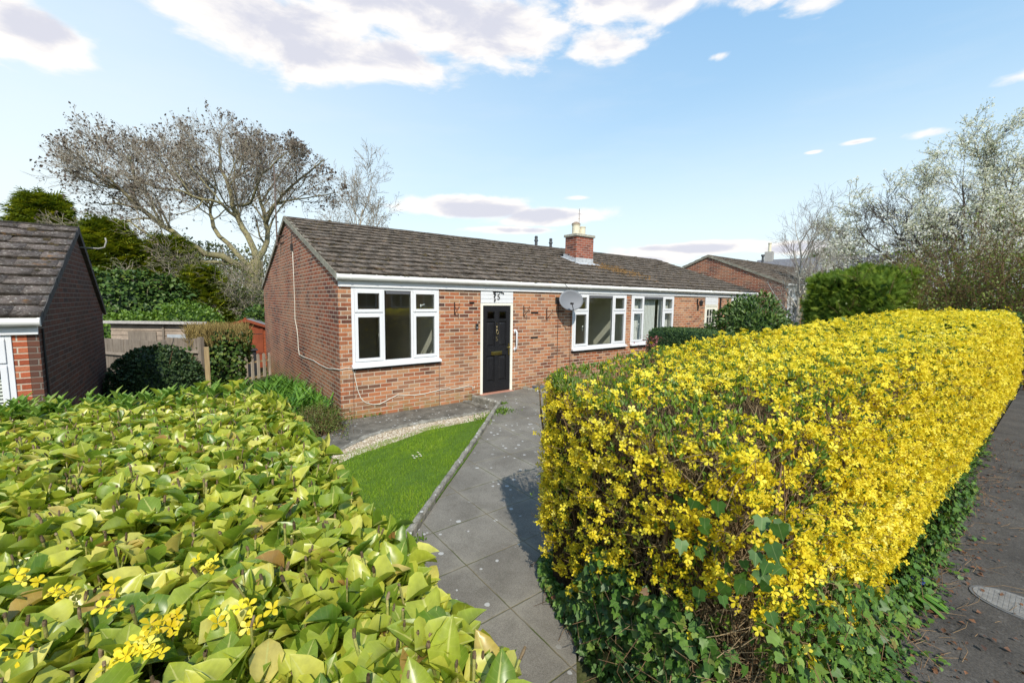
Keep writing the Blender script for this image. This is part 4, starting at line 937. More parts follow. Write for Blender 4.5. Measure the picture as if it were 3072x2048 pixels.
# long timber shed
ts = base('timber_shed', (-2.8, 8.2, -.7), 'long unpainted timber shed with a pale roof edge behind the panel fence', 'shed')
a = at(320, 975, 12.0); c = at(629, 968, 12.0); a2, c2 = np.array(a[:2]), np.array(c[:2]); tt = (c2-a2)/np.linalg.norm(c2-a2); nn = np.array([tt[1], -tt[0]]); Lw = np.linalg.norm(c2-a2)
zt = 1.42
b = boards(MB(), a2+tt*.12, c2-tt*.10, -.7, zt-.05, .135); b.build('boards', greywoodH, ts)
b = MB(); pp = [(a2+tt*w_+nn*d_, z_) for w_, d_, z_ in ((0, .14, zt+.03), (Lw, .14, zt+.03), (Lw, -.95, zt-.30), (0, -.95, zt-.30))]; b.add([(*q_, z_) for q_, z_ in pp]+[(*q_, z_-.03) for q_, z_ in pp], [(0, 1, 2, 3), (7, 6, 5, 4), (0, 4, 5, 1), (1, 5, 6, 2), (2, 6, 7, 3), (3, 7, 4, 0)]); b.build('roof', felt, ts); b = MB(); qbox(b, a2, tt, nn, -.02, Lw+.02, .142, .165, zt-.03, zt+.05); b.build('roof_edge', simple('silvered board', (.42, .40, .38), .8, var=.2, vs=18), ts)
b = MB(); qbox(b, a2, tt, nn, .1, Lw-.1, -.85, -.80, -.7, zt-.32); qbox(b, a2, tt, nn, .1, .13, -.8, 0, -.7, zt-.32); qbox(b, a2, tt, nn, Lw-.13, Lw-.10, -.8, 0, -.7, zt-.32); b.build('rear_boards', greywoodH, ts)
b = MB(); qbox(b, a2, tt, nn, .62, 1.42, .024, .04, .0, zt-.26); b.build('hatch', greywood, ts)
b = MB(); qbox(b, a2, tt, nn, 1.60, 1.655, .024, .05, -.7, zt-.05); b.build('batten', greywood, ts)
b = MB(); qbox(b, a2, tt, nn, 1.72, 2.5, .026, .03, .6, zt-.33); b.build('shed_window', simple('dull pane', (.40, .44, .48), .2), ts)
# close boarded fence panels
def fence_panel(label, p0, p1, z0, z1, posts=True, rails=(.3, .85), rd=1):
    p0, p1 = np.array(p0, float), np.array(p1, float); t = (p1-p0)/np.linalg.norm(p1-p0); n_ = np.array([t[1], -t[0]])*rd; L = np.linalg.norm(p1-p0)
    root = base('fence_panel', (*p0, z0), label, 'fence'); b = MB(); x = 0
    while x < L-.02:
        w_ = min(.105, L-x); j = random.uniform(-.006, .006); qbox(b, p0, t, n_, x, x+w_-.005, j-.008, j+.008, z0, z1+random.uniform(-.006, .004)); x += w_
    b.build('boards', greywood, root)
    b = MB()
    for z in rails: qbox(b, p0, t, n_, .02, L-.02, .018, .065, z0+(z1-z0)*z, z0+(z1-z0)*z+.055)
    b.build('rail', wood_mat('pale rail wood', (.34, .29, .24), 0), root)
    b = MB(); qbox(b, p0, t, n_, L-.05, L+.04, -.045, .045, z0, z1+.03); b.build('post', greywood, root)
    return root
f0 = at(300, 1031, 10.8); f1 = at(494, 1025, 10.0); f2 = at(500, 1019, 9.8); f3 = at(602, 1018, 9.6)
fence_panel('shaded fence panel behind the round dark bush, nearest the left gable', f0[:2], f1[:2], -.72, f1[2], rails=(.30, .78))
fence_panel('sunlit fence panel between the round bush and the pale post', f2[:2], f3[:2], -.72, f3[2]+.02, rails=(.10, .48, .83))
fp = at(620, 1065, 9.3); b = MB(); qbox(b, np.array(fp[:2]), np.array([1, 0]), np.array([0, 1]), -.045, .045, -.045, .045, -.72, at(620, 1040, 9.3)[2])
tag(b.build('timber_post', paleWood), 'single pale yellow timber post beside the ivy covered hedge', 'post')
# picket fence
pf_ = base('picket_fence', (-.9, 8.0, -.62), 'short weathered picket fence between the ivy hedge and brick gable', 'fence')
pl, pr = at(655, 1068, 12.5), hit(300+2205/4.355, 880+770/4.355, 0, -.04)
pa, pb = np.array(pl[:2]), np.array(pr[:2]); t = (pb-pa)/np.linalg.norm(pb-pa); n_ = np.array([t[1], -t[0]]); L = np.linalg.norm(pb-pa); zt = pr[2]
for i in range(9):
    x = L*(i+.0)/8; w_ = .095 if i == 0 else .04; b = MB(); w_ = .085 if i == 0 else .045
    poly = [(-w_/1, -.55), (w_/1, -.55)]+[(w_*math.cos(a_), zt-w_+w_*math.sin(a_)+(.0 if i else .02)) for a_ in np.linspace(0, math.pi, 9)]
    c0 = pa+t*x; q = []
    for dpt in (-.012, .012): q += [(*(c0+t*px_+n_*(.03+dpt)), pz_) for px_, pz_ in poly]
    k = len(poly); b.add(q, [tuple(range(k)), tuple(range(2*k-1, k-1, -1))]+[(j, j+k, (j+1) % k+k, (j+1) % k) for j in range(k)])
    b.build('gate_post' if i == 0 else 'pale', paleGrey, pf_)
for z in (zt-.28, zt-.78): b = MB(); qbox(b, pa, t, n_, 0, L, -.03, .008, z, z+.05); b.build('rail', paleWood, pf_)
wb = base('wheelie_bin', (-.9, 9.0, -.6), 'dark wheelie bin behind the picket fence', 'bin')
q = at(740, 1075, 14.3); MB().prism([(q[1]-.24, -.6), (q[1]+.24, -.6), (q[1]+.3, .38), (q[1]-.3, .38)], 0, q[0]-.26, q[0]+.26).build('bin_body', binM, wb, bevel=.02)
MB().box(q[0]-.31, q[0]+.31, q[1]-.36, q[1]+.34, .385, .43).build('bin_lid', binM, wb, bevel=.015); MB().tube([(q[0]-.28, q[1]+.28, -.52), (q[0]+.28, q[1]+.28, -.52)], .09, 12).build('bin_wheel', blackm, wb)

# ------------------------------------------------------------------ plants
def core(name, c, rad, m_, parent, seed=0, k=.8, box=False):  # solid hull in the darkest leaf tone, added to block light between leaves
    import bmesh
    bm = bmesh.new(); bmesh.ops.create_icosphere(bm, subdivisions=4, radius=1); V = np.array([v.co[:] for v in bm.verts]); F = np.array([[v.index for v in f.verts] for f in bm.faces]); bm.free()
    if box: V = V/np.max(np.abs(V)**1, axis=1, keepdims=True)**.75
    V = V*(k*(1+.12*vn(V, 3, seed)))[:, None]*np.array(rad)+np.array(c)
    return np_mesh(name, V, F, m_, parent, np.zeros(len(V)), np.zeros((len(V), 2)), True)
def shrub(name, label, cat, c, rad, tpl, m_, n_, size, seed=1, lump=.22, freq=2.2, up=.3, part='foliage', zmin=-.4, shell=.55, group=None, stems=None, corek=.72, tip=.0, boxy=False, outw=.8):
    c = np.array(c, float); rad = np.array(rad, float); d = rdir(n_)
    d = d[d[:, 2] > zmin]; n_ = len(d); dd = d.copy()
    if boxy: dd = d/np.max(np.abs(d), axis=1, keepdims=True)**.75
    rr = (1-(1-shell)*rng.random(n_)**2.2)*(1+lump*vn(d, freq, seed)+lump*.5*vn(d, freq*3, seed+5))
    P = c+dd*rad*rr[:, None]; o = nrm(d/rad)
    dr = nrm(o*outw+rdir(n_)*.75+np.array([0, 0, up])); nn = nrm(o+rdir(n_)*.5+np.array([0, 0, .35]))
    root = base(name, (c[0], c[1], max(c[2]-rad[2], -.75)), label, cat, group)
    smesh(part, scatter(tpl, P, dr, nn, size*rng.uniform(.6, 1.25, n_), np.clip(rng.random(n_)*.8+.2*(rr-.7)*2, 0, 1)), m_, root)
    if corek: core('filler_core', c, rad, m_, root, seed, corek, boxy)
    if stems:
        po = []
        for i in range(stems[0]):
            a = random.uniform(0, 6.28); e = c+np.array([math.cos(a)*rad[0]*.7, math.sin(a)*rad[1]*.7, rad[2]*random.uniform(.2, .85)]); s_ = np.array([c[0]+random.uniform(-.1, .1), c[1]+random.uniform(-.1, .1), c[2]-rad[2]])
            P_ = np.array([s_+(e-s_)*t+np.array([0, 0, .15*math.sin(t*3.1)])+rng.normal(size=3)*.03 for t in np.linspace(0, 1, 5)]); po.append((P_, np.linspace(stems[1], stems[1]*.3, 5)))
        tmesh('stems', po, stems[2], root)
    return root
def grow(p, d, L, r_, lvl, spec, out, ends):
    ev = spec.get('ev')
    if ev is not None:
        dv = p-ev[0]; uu = dv[2]/(ev[2] if dv[2] > 0 else 9.); q_ = math.sqrt((dv@_r/ev[1])**2+uu**2)
        if q_ > 1.02: return
        L = L*min(1, max(.2, (1.12-q_)*2.4))
    k = spec['k'][lvl]; P = [p]; dd = d/np.linalg.norm(d); n_ = spec['n'][lvl]
    cc_ = spec.get('c')
    for i in range(k):
        if cc_ is not None: dd = dd+nrm(P[-1]-cc_)*.08
        dd = dd+np.array([random.gauss(0, 1), random.gauss(0, 1), random.gauss(0, 1)])*spec['w'][lvl]+np.array([0, 0, spec['up'][lvl]]); dd /= np.linalg.norm(dd); P.append(P[-1]+dd*L/k)
    P = np.array(P); out.append((P, np.linspace(r_, r_*spec.get('tp', .45), k+1)))
    if lvl+1 < len(spec['n']): kids(P, L, r_, lvl, spec, out, ends)
    else: ends.append((P[-1], dd))
def kids(P, L, r_, lvl, spec, out, ends, t0=None):
    n_ = spec['n'][lvl]; k = len(P)-1
    for j in range(n_):
        t = (t0 if t0 is not None else spec.get('t0', .25))+(1-(t0 if t0 is not None else spec.get('t0', .25)))*(j+random.random())/n_; q = t*k; i = min(int(q), k-1); pp = P[i]+(P[i+1]-P[i])*(q-i); ax = P[i+1]-P[i]; ax /= np.linalg.norm(ax)
        v = np.array([random.gauss(0, 1), random.gauss(0, 1), random.gauss(0, 1)]); v -= ax*(v@ax); v /= np.linalg.norm(v)+1e-9; a = R(random.uniform(*spec['ang']))
        dn = ax*math.cos(a)+v*math.sin(a); grow(pp, dn, spec['L'][lvl+1]*random.uniform(.6, 1.2)*(1.1-.45*t), max(r_*(1-.6*t)*.5, spec['rmin']) if lvl < len(spec['n'])-2 else spec['rmin'], lvl+1, spec, out, ends)

# big bare tree behind the sheds
def cr(a, b_): return a/1.809, 300+b_/1.809
TD = 21.0
limbs = [([(1355, 1190), (1362, 1100), (1368, 1010), (1380, 930), (1395, 870)], [0, 0, 0, 0, 0], .62, .36),
 ([(1375, 960), (1260, 880), (1110, 835), (1000, 770), (880, 680), (780, 600), (690, 520), (650, 480), (590, 420)], [0, -.5, -1, -1.5, -1.5, -1.8, -2, -2.2, -2.5], .30, .07),
 ([(1385, 930), (1290, 840), (1190, 740), (1150, 640), (1140, 590), (1170, 480), (1110, 420), (1060, 330)], [0, .5, 1, 1.5, 1.5, 1.5, 2, 2.3], .22, .05),
 ([(1395, 880), (1345, 740), (1290, 640), (1262, 570), (1240, 470), (1195, 370), (1190, 280), (1185, 210)], [0, 0, 0, -.3, -.5, -.6, -.8, -1], .26, .05),
 ([(1395, 870), (1450, 770), (1440, 650), (1415, 560), (1385, 430), (1440, 310)], [0, .8, 1, 1.2, 1.5, 1.8], .24, .06),
 ([(1290, 640), (1200, 560), (1100, 540), (1000, 500), (880, 480), (760, 440)], [0, -.6, -1, -1.5, -2, -2], .13, .04),
 ([(1440, 680), (1500, 560), (1580, 470), (1680, 390), (1750, 330)], [1, .5, 0, -.3, -.5], .15, .04),
 ([(1500, 560), (1600, 540), (1720, 520), (1820, 500)], [.5, .8, 1, 1], .08, .03),
 ([(1415, 560), (1500, 430), (1580, 320), (1620, 250)], [1.2, 1.6, 2, 2], .09, .03),
 ([(1240, 890), (1100, 880), (960, 810), (820, 740), (700, 655), (610, 720)], [-.3, -1.2, -2, -2.4, -2.6, -2.8], .15, .04),
 ([(1262, 570), (1360, 560), (1420, 400), (1500, 330), (1560, 280)], [0, -1, -1.5, -1.5, -1.5], .12, .03),
 ([(650, 480), (560, 440), (490, 370), (460, 290)], [-2.2, -2.4, -2.5, -2.5], .07, .03),
 ([(780, 600), (640, 560), (560, 570), (500, 560)], [-1.8, -2.2, -2.2, -2.5], .08, .03),
 ([(880, 680), (800, 500), (720, 400), (690, 300)], [-1.5, -1, -.5, 0], .09, .03),
 ([(1240, 470), (1300, 380), (1330, 270), (1340, 200)], [-.5, 0, .5, .8], .08, .03),
 ([(1140, 590), (1040, 520), (960, 400), (930, 300)], [1.5, .6, 0, -.5], .08, .03),
 ([(1130, 560), (980, 430), (880, 360), (820, 270)], [1.5, 1.2, 1, 1], .09, .03)]
bt = base('bare_tree', at(*cr(1355, 1190), TD), 'huge spreading bare tree with dark seed clusters behind the sheds', 'tree')
spec = dict(c=at(*cr(1340, 900), TD), ev=(at(*cr(1100, 520), TD), 6.7, 3.85), n=[0, 6, 5, 6, 0], k=[6, 5, 4, 3, 2], L=[0, 2.2, 1.4, .85, .45], w=[.1, .13, .14, .14, .12, .1], up=[.02, .05, .06, .08, .10, .1], ang=(26, 60), rmin=.0068, tp=.42, t0=.12)
out, ends = [], []
for pts, dz, ra, rb in limbs:
    P = np.array([at(*cr(*q), TD+z) for q, z in zip(pts, dz)]); Q = []
    for a, b in zip(P, P[1:]):
        for t in (0, .5): Q.append(a+(b-a)*t+(rng.normal(size=3)*.05 if t else 0))
    Q.append(P[-1]); P = np.array(Q); L = np.linalg.norm(np.diff(P, axis=0), axis=1).sum(); q_ = .62 if ra < .5 else .8; out.append((P, np.linspace(ra*q_, rb*q_, len(P))))
    if ra < .5:
        sp = dict(spec); sp['n'] = [int(L*1.5)]+spec['n'][1:]; kids(P, L, rb*2.2, 0, sp, out, ends, t0=.38 if L > 7 else .15)
tmesh('trunk_and_limbs', [q for q in out if q[1][0] > .03], barkA, bt); tmesh('twigs', [q for q in out if q[1][0] <= .03], twigA, bt)
E_ = np.array([e[0] for e in ends]); D_e = np.array([e[1] for e in ends]); print('big tree ends', len(E_), len(out))
k = rng.random(len(E_)) < .30; Pq = np.repeat(E_[k], 2, 0)+rng.normal(size=(k.sum()*2, 3))*.05
smesh('seed_clusters', scatter(SMALL, Pq, rdir(len(Pq), -.6), rdir(len(Pq)), rng.uniform(.06, .13, len(Pq))), seedM, bt)
# paler bare tree behind the roof
def bare(name, label, b0, h, spr, spec, bark, twig, r0, lean=0, nl=5, seed=3, flowers=None, fork=.3, leafs=None):
    random.seed(seed); root = base(name, b0, label, 'tree'); out, ends = [], []; b0 = np.array(b0, float)
    T_ = np.array([b0+np.array([lean*t*t, 0, h*t])+rng.normal(size=3)*.03*h*t*.3 for t in np.linspace(0, 1, 8)]); out.append((T_, np.linspace(r0, r0*.2, 8)))
    kids(T_, h, r0, 0, spec, out, ends, t0=fork)
    thr = r0*.12
    tmesh('trunk_and_limbs', [q for q in out if q[1][0] > thr], bark, root, thr=.012); tmesh('twigs', [q for q in out if q[1][0] <= thr], twig, root, thr=.012)
    return root, out, ends
q = at(1020, 790, 30); sp = dict(n=[15, 6, 5, 5, 0], k=[5, 4, 4, 3, 2], L=[0, 4.6, 2.3, 1.2, .6], w=[.1, .15, .18, .2, .2], up=[.0, .12, .1, .08, .1], ang=(25, 55), rmin=.011, tp=.4)
rt, o_, e_ = bare('bare_tree', 'thin pale bare tree rising behind the main roof beside the big tree', (q[0]+1.0, q[1], -.4), 9.0, 0, sp, twigA, twigA, .16, .6, seed=5)
Pq = np.array([e[0] for e in e_]); Pq = Pq[rng.random(len(Pq)) < .3]; smesh('seed_clusters', scatter(SMALL, Pq, rdir(len(Pq)), rdir(len(Pq)), rng.uniform(.06, .12, len(Pq))), seedM, rt)
# birch in the next garden
q = at(2392, 930, 14.6)
sp = dict(n=[13, 6, 4, 3, 0], k=[5, 5, 4, 3, 2], L=[0, 1.9, 1.0, .6, .34], w=[.05, .09, .12, .15, .15], up=[.0, .10, .07, .05, .05], ang=(22, 48), rmin=.0035, tp=.35)
b1, *_ = bare('birch_tree', 'slender pale barked birch without leaves beyond the yellow hedge', (q[0], q[1], -.02), 4.3, 0, sp, birchM, birchT, .085, -.25, seed=8, fork=.28)
random.seed(12); out, ends = [], []; b0 = np.array([q[0]+.16, q[1]-.1, -.02]); T_ = np.array([b0+np.array([.12*t+.35*t*t, .0, 3.6*t]) for t in np.linspace(0, 1, 7)]); out.append((T_, np.linspace(.07, .015, 7))); kids(T_, 3.6, .07, 0, sp, out, ends, t0=.3)
T_ = np.array([b0+np.array([-.2-1.1*t, .2, .5+1.5*t-.2*t*t]) for t in np.linspace(0, 1, 7)]); out.append((T_, np.linspace(.03, .008, 7))); kids(T_, 1.8, .03, 1, sp, out, ends)
tmesh('second_stem', out, birchM, b1, thr=.01)

# evergreens on the left
def conifer(name, label, c, h, w_, m_, n_, size, seed, top=.15, group=None):
    root = base(name, c, label, 'tree', group); t = rng.random(n_)**.8; a = rng.random(n_)*6.283; dirs = np.stack([np.cos(a), np.sin(a), t*4], -1)
    r_ = w_*(1-t)**.75*(1+.38*vn(dirs, 1.9, seed)+.22*vn(dirs, 5, seed+1))*(1-.35*rng.random(n_)**2)+top*.3
    P = np.stack([c[0]+r_*np.cos(a), c[1]+r_*np.sin(a), c[2]+h*t], -1); o = np.stack([np.cos(a), np.sin(a), np.full(n_, .25)], -1)
    smesh('foliage', scatter(SPRAY, P, o+.45*rdir(n_)+np.array([0, 0, .25]), rdir(n_)*.6+np.array([0, 0, 1.]), size*rng.uniform(.6, 1.3, n_)), m_, root)
    z = np.linspace(0, 1, 12); T_ = np.stack([c[0]+z*0, c[1]+z*0, c[2]+h*.95*z], -1); po = [(T_, np.linspace(.16, .02, 12))]
    for i in range(40):
        t_ = random.uniform(.05, .95); a_ = random.uniform(0, 6.28); s_ = np.array([c[0], c[1], c[2]+h*t_]); r1 = w_*(1-t_)**.75*.85; po.append((np.array([s_, s_+np.array([math.cos(a_)*r1*.6, math.sin(a_)*r1*.6, .1]), s_+np.array([math.cos(a_)*r1, math.sin(a_)*r1, .35])]), np.array([.03, .02, .008])))
    tmesh('trunk', po, barkA, root); return root
q = at(150, 850, 22); conifer('golden_conifer', 'golden conifer whose feathery tip shows above the left roof', (q[0], q[1], -.6), 7.6, 2.5, confG, 5200, .80, 21)
q = at(335, 950, 18.3); conifer('golden_conifer', 'broad golden conifer behind the ivy, right of the left gable peak', (q[0], q[1], -.6), 5.7, 2.6, confG, 6500, .62, 22)
q = at(450, 950, 18.8); conifer('golden_conifer', 'low golden conifer between the ivy mass and the big bare tree', (q[0]+.8, q[1], -.6), 5.2, 2.3, confG, 5200, .62, 24)
q = at(630, 950, 18.5); conifer('golden_conifer', 'small yellow green conifer low in front of the big tree trunk', (q[0]-.2, q[1], -.6), 3.9, 1.7, confG, 4200, .5, 25)
q = at(420, 950, 16.5); shrub('ivy_thicket', 'tall rounded thicket of dark ivy behind the timber shed', 'ivy', (q[0]-.2, q[1], .9), (2.35, 1.4, 2.15), SMALL, ivyDark, 15000, .17, 3, .13, 2.5, up=-.5, zmin=-.7, stems=(8, .05, barkA), corek=.82)
q = at(300, 1000, 17); shrub('ivy_thicket', 'narrow ivy thicket beside the left gable', 'ivy', (q[0]-.6, q[1], .5), (1.3, 1.2, 2.1), SMALL, ivyDark, 7000, .17, 4, .13, 2.5, up=-.5, zmin=-.8, corek=.82)
q = at(555, 955, 15.5); shrub('green_shrub', 'fresh green rounded shrub behind the right end of the timber shed', 'shrub', (q[0], q[1], .45), (1.35, 1.0, 1.45), SMALL, lightG, 9000, .10, 6, .12, 3, zmin=-.5, stems=(10, .02, barkA), corek=.78)
q = at(385, 975, 14.5); shrub('green_shrub', 'fresh green shrub just above the left end of the timber shed', 'shrub', (q[0], q[1], .35), (1.3, .9, 1.25), SMALL, lightG, 8000, .10, 7, .12, 3, zmin=-.5, stems=(10, .02, barkA), corek=.78)
q = at(690, 900, 18.5); shrub('green_shrub', 'loose green undergrowth around the foot of the big tree', 'shrub', (q[0]-.4, q[1]+.8, .5), (3.6, 1.2, 1.9), SMALL, midG, 16000, .13, 8, .25, 2.5, zmin=-.5, corek=.6)
q = at(640, 800, 24); shrub('green_shrub', 'greenish haze of young leaves far behind the big tree trunk', 'shrub', (q[0]-1, q[1]+5, 2.0), (8, 2.5, 3.2), SMALL, leaf_mat('olive leaf', [(0, (.04, .055, .018)), (.5, (.085, .10, .03)), (1, (.15, .17, .05))], .6, .25), 26000, .16, 9, .3, 2.5, zmin=-.5, corek=0)
q = at(790, 945, 16.5); shrub('green_shrub', 'dark glossy ivy bush between the red shed and the gable', 'shrub', (q[0]+.1, q[1], .5), (1.0, .8, 1.35), SMALL, ivyDark, 6000, .12, 10, .15, 3, zmin=-.5)
# twiggy tangle in front of the trunk
q = at(700, 900, 19.5); out, ends = [], []; random.seed(31); sp = dict(n=[8, 6, 5, 0], k=[6, 4, 3, 2], L=[3.5, 1.5, .9, .5], w=[.12, .25, .25, .3], up=[.02, .0, -.02, -.04], ang=(25, 75), rmin=.008, tp=.4, t0=.2)
for i in range(30): grow(np.array([q[0]+random.uniform(-2.6, 1.6), q[1]+random.uniform(-1, 1), -.3]), np.array([random.gauss(0, .4), random.gauss(0, .3), 1.]), random.uniform(2.5, 4.6), .045, 0, sp, out, ends)
tg_ = base('bare_thicket', (q[0], q[1], -.5), 'tangle of thin bare branches in front of the big tree trunk', 'thicket'); tmesh('branches', out, twigA, tg_)
Pq = np.array([e[0] for e in ends]); Pq = np.concatenate([Pq, Pq+rng.normal(size=Pq.shape)*.1]); smesh('young_leaves', scatter(SMALL, Pq, rdir(len(Pq)), rdir(len(Pq)), rng.uniform(.05, .10, len(Pq))), leaf_mat('young olive leaf', [(0, (.07, .09, .02)), (1, (.16, .18, .04))], .6, .3), tg_)
# round dark bush and ivy hedge with tan top
q = at(472, 1110, 9.0); shrub('round_bush', 'round dark evergreen bush in front of the panel fence', 'bush', (q[0], q[1], .13), (.84, .75, .98), SMALL, darkLeaf, 15000, .062, 14, .09, 3, up=.4, zmin=-.6, stems=(8, .02, stemB), corek=.86)
q = at(668, 1090, 10.4)
ih = base('ivy_clad_hedge', (q[0], q[1], -.7), 'dry tan topped hedge overgrown with dark ivy beside the pale post', 'hedge')
n_ = 9000; P = np.stack([rng.uniform(-.72, .62, n_), rng.uniform(-.5, .5, n_), rng.uniform(-.7, 1.50, n_)], -1); kx = np.abs(P[:, 0]+.0)/.7; keep = (np.abs(P[:, 1]) > .33) | (np.abs(P[:, 0]) > .4) | (P[:, 2] > 1.2)
keep &= ~((P[:, 2] < .75+.25*vn(P, 3, 2)) & (np.abs(P[:, 0]-.08) > .36)); P = P[keep]+np.array([q[0], q[1], 0]); P[:, :2] += rng.normal(size=(len(P), 2))*.03
ivm = P[:, 2] < 1.34+.12*vn(P, 4, 8)-.35*(P[:, 0] < q[0]-.25)
smesh('ivy_leaves', scatter(IVY, P[ivm], rdir(ivm.sum(), -.5), nrm(P[ivm]-np.array([q[0], q[1]+.3, .3]))+.5*rdir(ivm.sum()), rng.uniform(.05, .10, ivm.sum())), ivyDark, ih)
po = []
for i in range(2600):
    a = np.array([q[0]+random.uniform(-.68, .56), q[1]+random.uniform(-.5, .5), random.uniform(.98, 1.42)]); d = np.array([random.gauss(0, .35), random.gauss(0, .35), random.uniform(.3, 1)]); d /= np.linalg.norm(d); e = a+d*random.uniform(.1, .26); e[2] = min(e[2], 1.56+random.uniform(-.03, .03)); po.append((np.array([a, e]), np.array([.006, .003])))
tmesh('dry_twigs', po, bark_mat('dry tan twig', (.34, .26, .09), (.20, .15, .06), 30, .8), ih)
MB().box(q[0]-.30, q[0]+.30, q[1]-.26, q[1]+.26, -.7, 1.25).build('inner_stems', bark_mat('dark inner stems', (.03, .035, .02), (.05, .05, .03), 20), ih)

# ------------------------------------------------------------------ lawn, daisies
lawn_poly = [(2.70, -1.08), (2.2, -1.34), (.97, -1.30), (.4, -1.50), (-.35, -1.72), (-1.4, -2.4), (-2.1, -3.0), (-2.1, -4.25), (-.60, -4.25)]
x = rng.uniform(-2.1, 2.75, 150000); y = rng.uniform(-4.3, -1.05, 150000); k = in_poly(x, y, lawn_poly) & (x > -1.7); x, y = x[k], y[k]; k = rng.random(len(x)) < .95; x, y = x[k], y[k]; n_ = len(x)
P = np.stack([x, y, np.full(n_, .018)], -1); nz_ = vn(P, 5, 3)*.6+vn(P, 1.8, 33)*.8
h = rng.uniform(.018, .050, n_)*(1+.35*nz_)*np.where((x > 1.9) & (rng.random(n_) < .25), 2.2, 1)
d = rdir(n_)*.55+np.array([0, 0, 1.]); gr_ = np.clip(.45+.22*nz_+rng.normal(size=n_)*.16+.5*S(-.7, -1.3, x), 0, 1)
tag(smesh('grass', scatter(BLADE, P, d, rdir(n_), h, gr_), grassM), 'short mown green grass blades of the small lawn', None, kind='stuff')
dm_ = leaf_mat('daisy petals', [(0, (.8, .8, .8)), (1, (.9, .9, .88))], .5, .2); DAISY = petals(11, 1., .10, .1)
c0 = hit(1000+845/3.36, 1150+710/3.36, 2, .05)
for i, (a, b_) in enumerate(((800, 725), (852, 692), (868, 710), (880, 727), (838, 733), (815, 748))):
    q = hit(1000+a/3.36, 1150+b_/3.36, 2, .05); o = base('daisy', (q[0], q[1], .02), 'small white daisy in the patch of daisies on the lawn', 'daisy', 'daisies on the lawn')
    smesh('petals', scatter(DAISY, np.array([q]), np.array([[.2, -.2, 1.]]), np.array([[1., 0, 0]]), .020), dm_, o); MB().lathe((q[0], q[1], q[2]-.002), [(.006, 0), (.005, .006), (.001, .007)], 8).build('flower_centre', simple('daisy yellow', (.7, .5, .05), .6), o)
    MB().tube([(q[0], q[1], .02), tuple(q)], .0015, 4).build('stem', lilyM, o)

# ------------------------------------------------------------------ plants by the gable
n_ = 7500; x = rng.uniform(-1.5, -.06, n_); y = rng.uniform(-.45, 6.5, n_); cl = vn(np.stack([x*2, y*2, x*0], -1), 1.6, 4); k = (cl > -.5) & (y > -.1+.9*(x < -.9)*0) & ~((y < .25) & (x > -.75)); x, y, cl = x[k], y[k], cl[k]; n_ = len(x)
P = np.stack([x, y, gz(x, y)+.0], -1); d = rdir(n_)*.75+np.array([0, 0, 1.25]); 
lc = base('strap_leaf_clump', (-.7, 2.5, -.2), 'bright green strap leaved perennials growing along the foot of the gable', 'perennials')
smesh('leaves', scatter(STRAP, P, d, np.array([0, 0, 1.])+.6*rdir(n_), rng.uniform(.26, .50, n_)*(1+.15*cl)*(1-.35*S(3, 6, P[:, 1]))), lilyM, lc)
sc_ = base('twiggy_shrub', (-.42, -.32, 0), 'low twiggy shrub with tiny green brown leaves at the brick corner', 'shrub'); po, lp = [], []; random.seed(4)
for i in range(420):
    a = np.array([-.45+random.gauss(0, .16), -.30+random.gauss(0, .24), -.05]); d = np.array([random.gauss(0, .55), random.gauss(0, .6), 1.]); d /= np.linalg.norm(d); L = random.uniform(.2, .55); e = a+d*L
    if e[0] > -.03: e[0] = -.03-random.random()*.05
    po.append((np.array([a, (a+e)/2+rng.normal(size=3)*.02, e]), np.array([.003, .0022, .001])))
    for j in range(16): t = random.uniform(.25, 1); lp.append(a+(e-a)*t+rng.normal(size=3)*.015)
tmesh('twigs', po, stemB, sc_); lp = np.array(lp); smesh('leaves', scatter(SMALL, lp, rdir(len(lp), .5), rdir(len(lp)), rng.uniform(.012, .028, len(lp))), leaf_mat('tiny olive leaf', [(0, (.06, .05, .015)), (.4, (.09, .13, .02)), (1, (.17, .24, .04))], .5, .25), sc_)

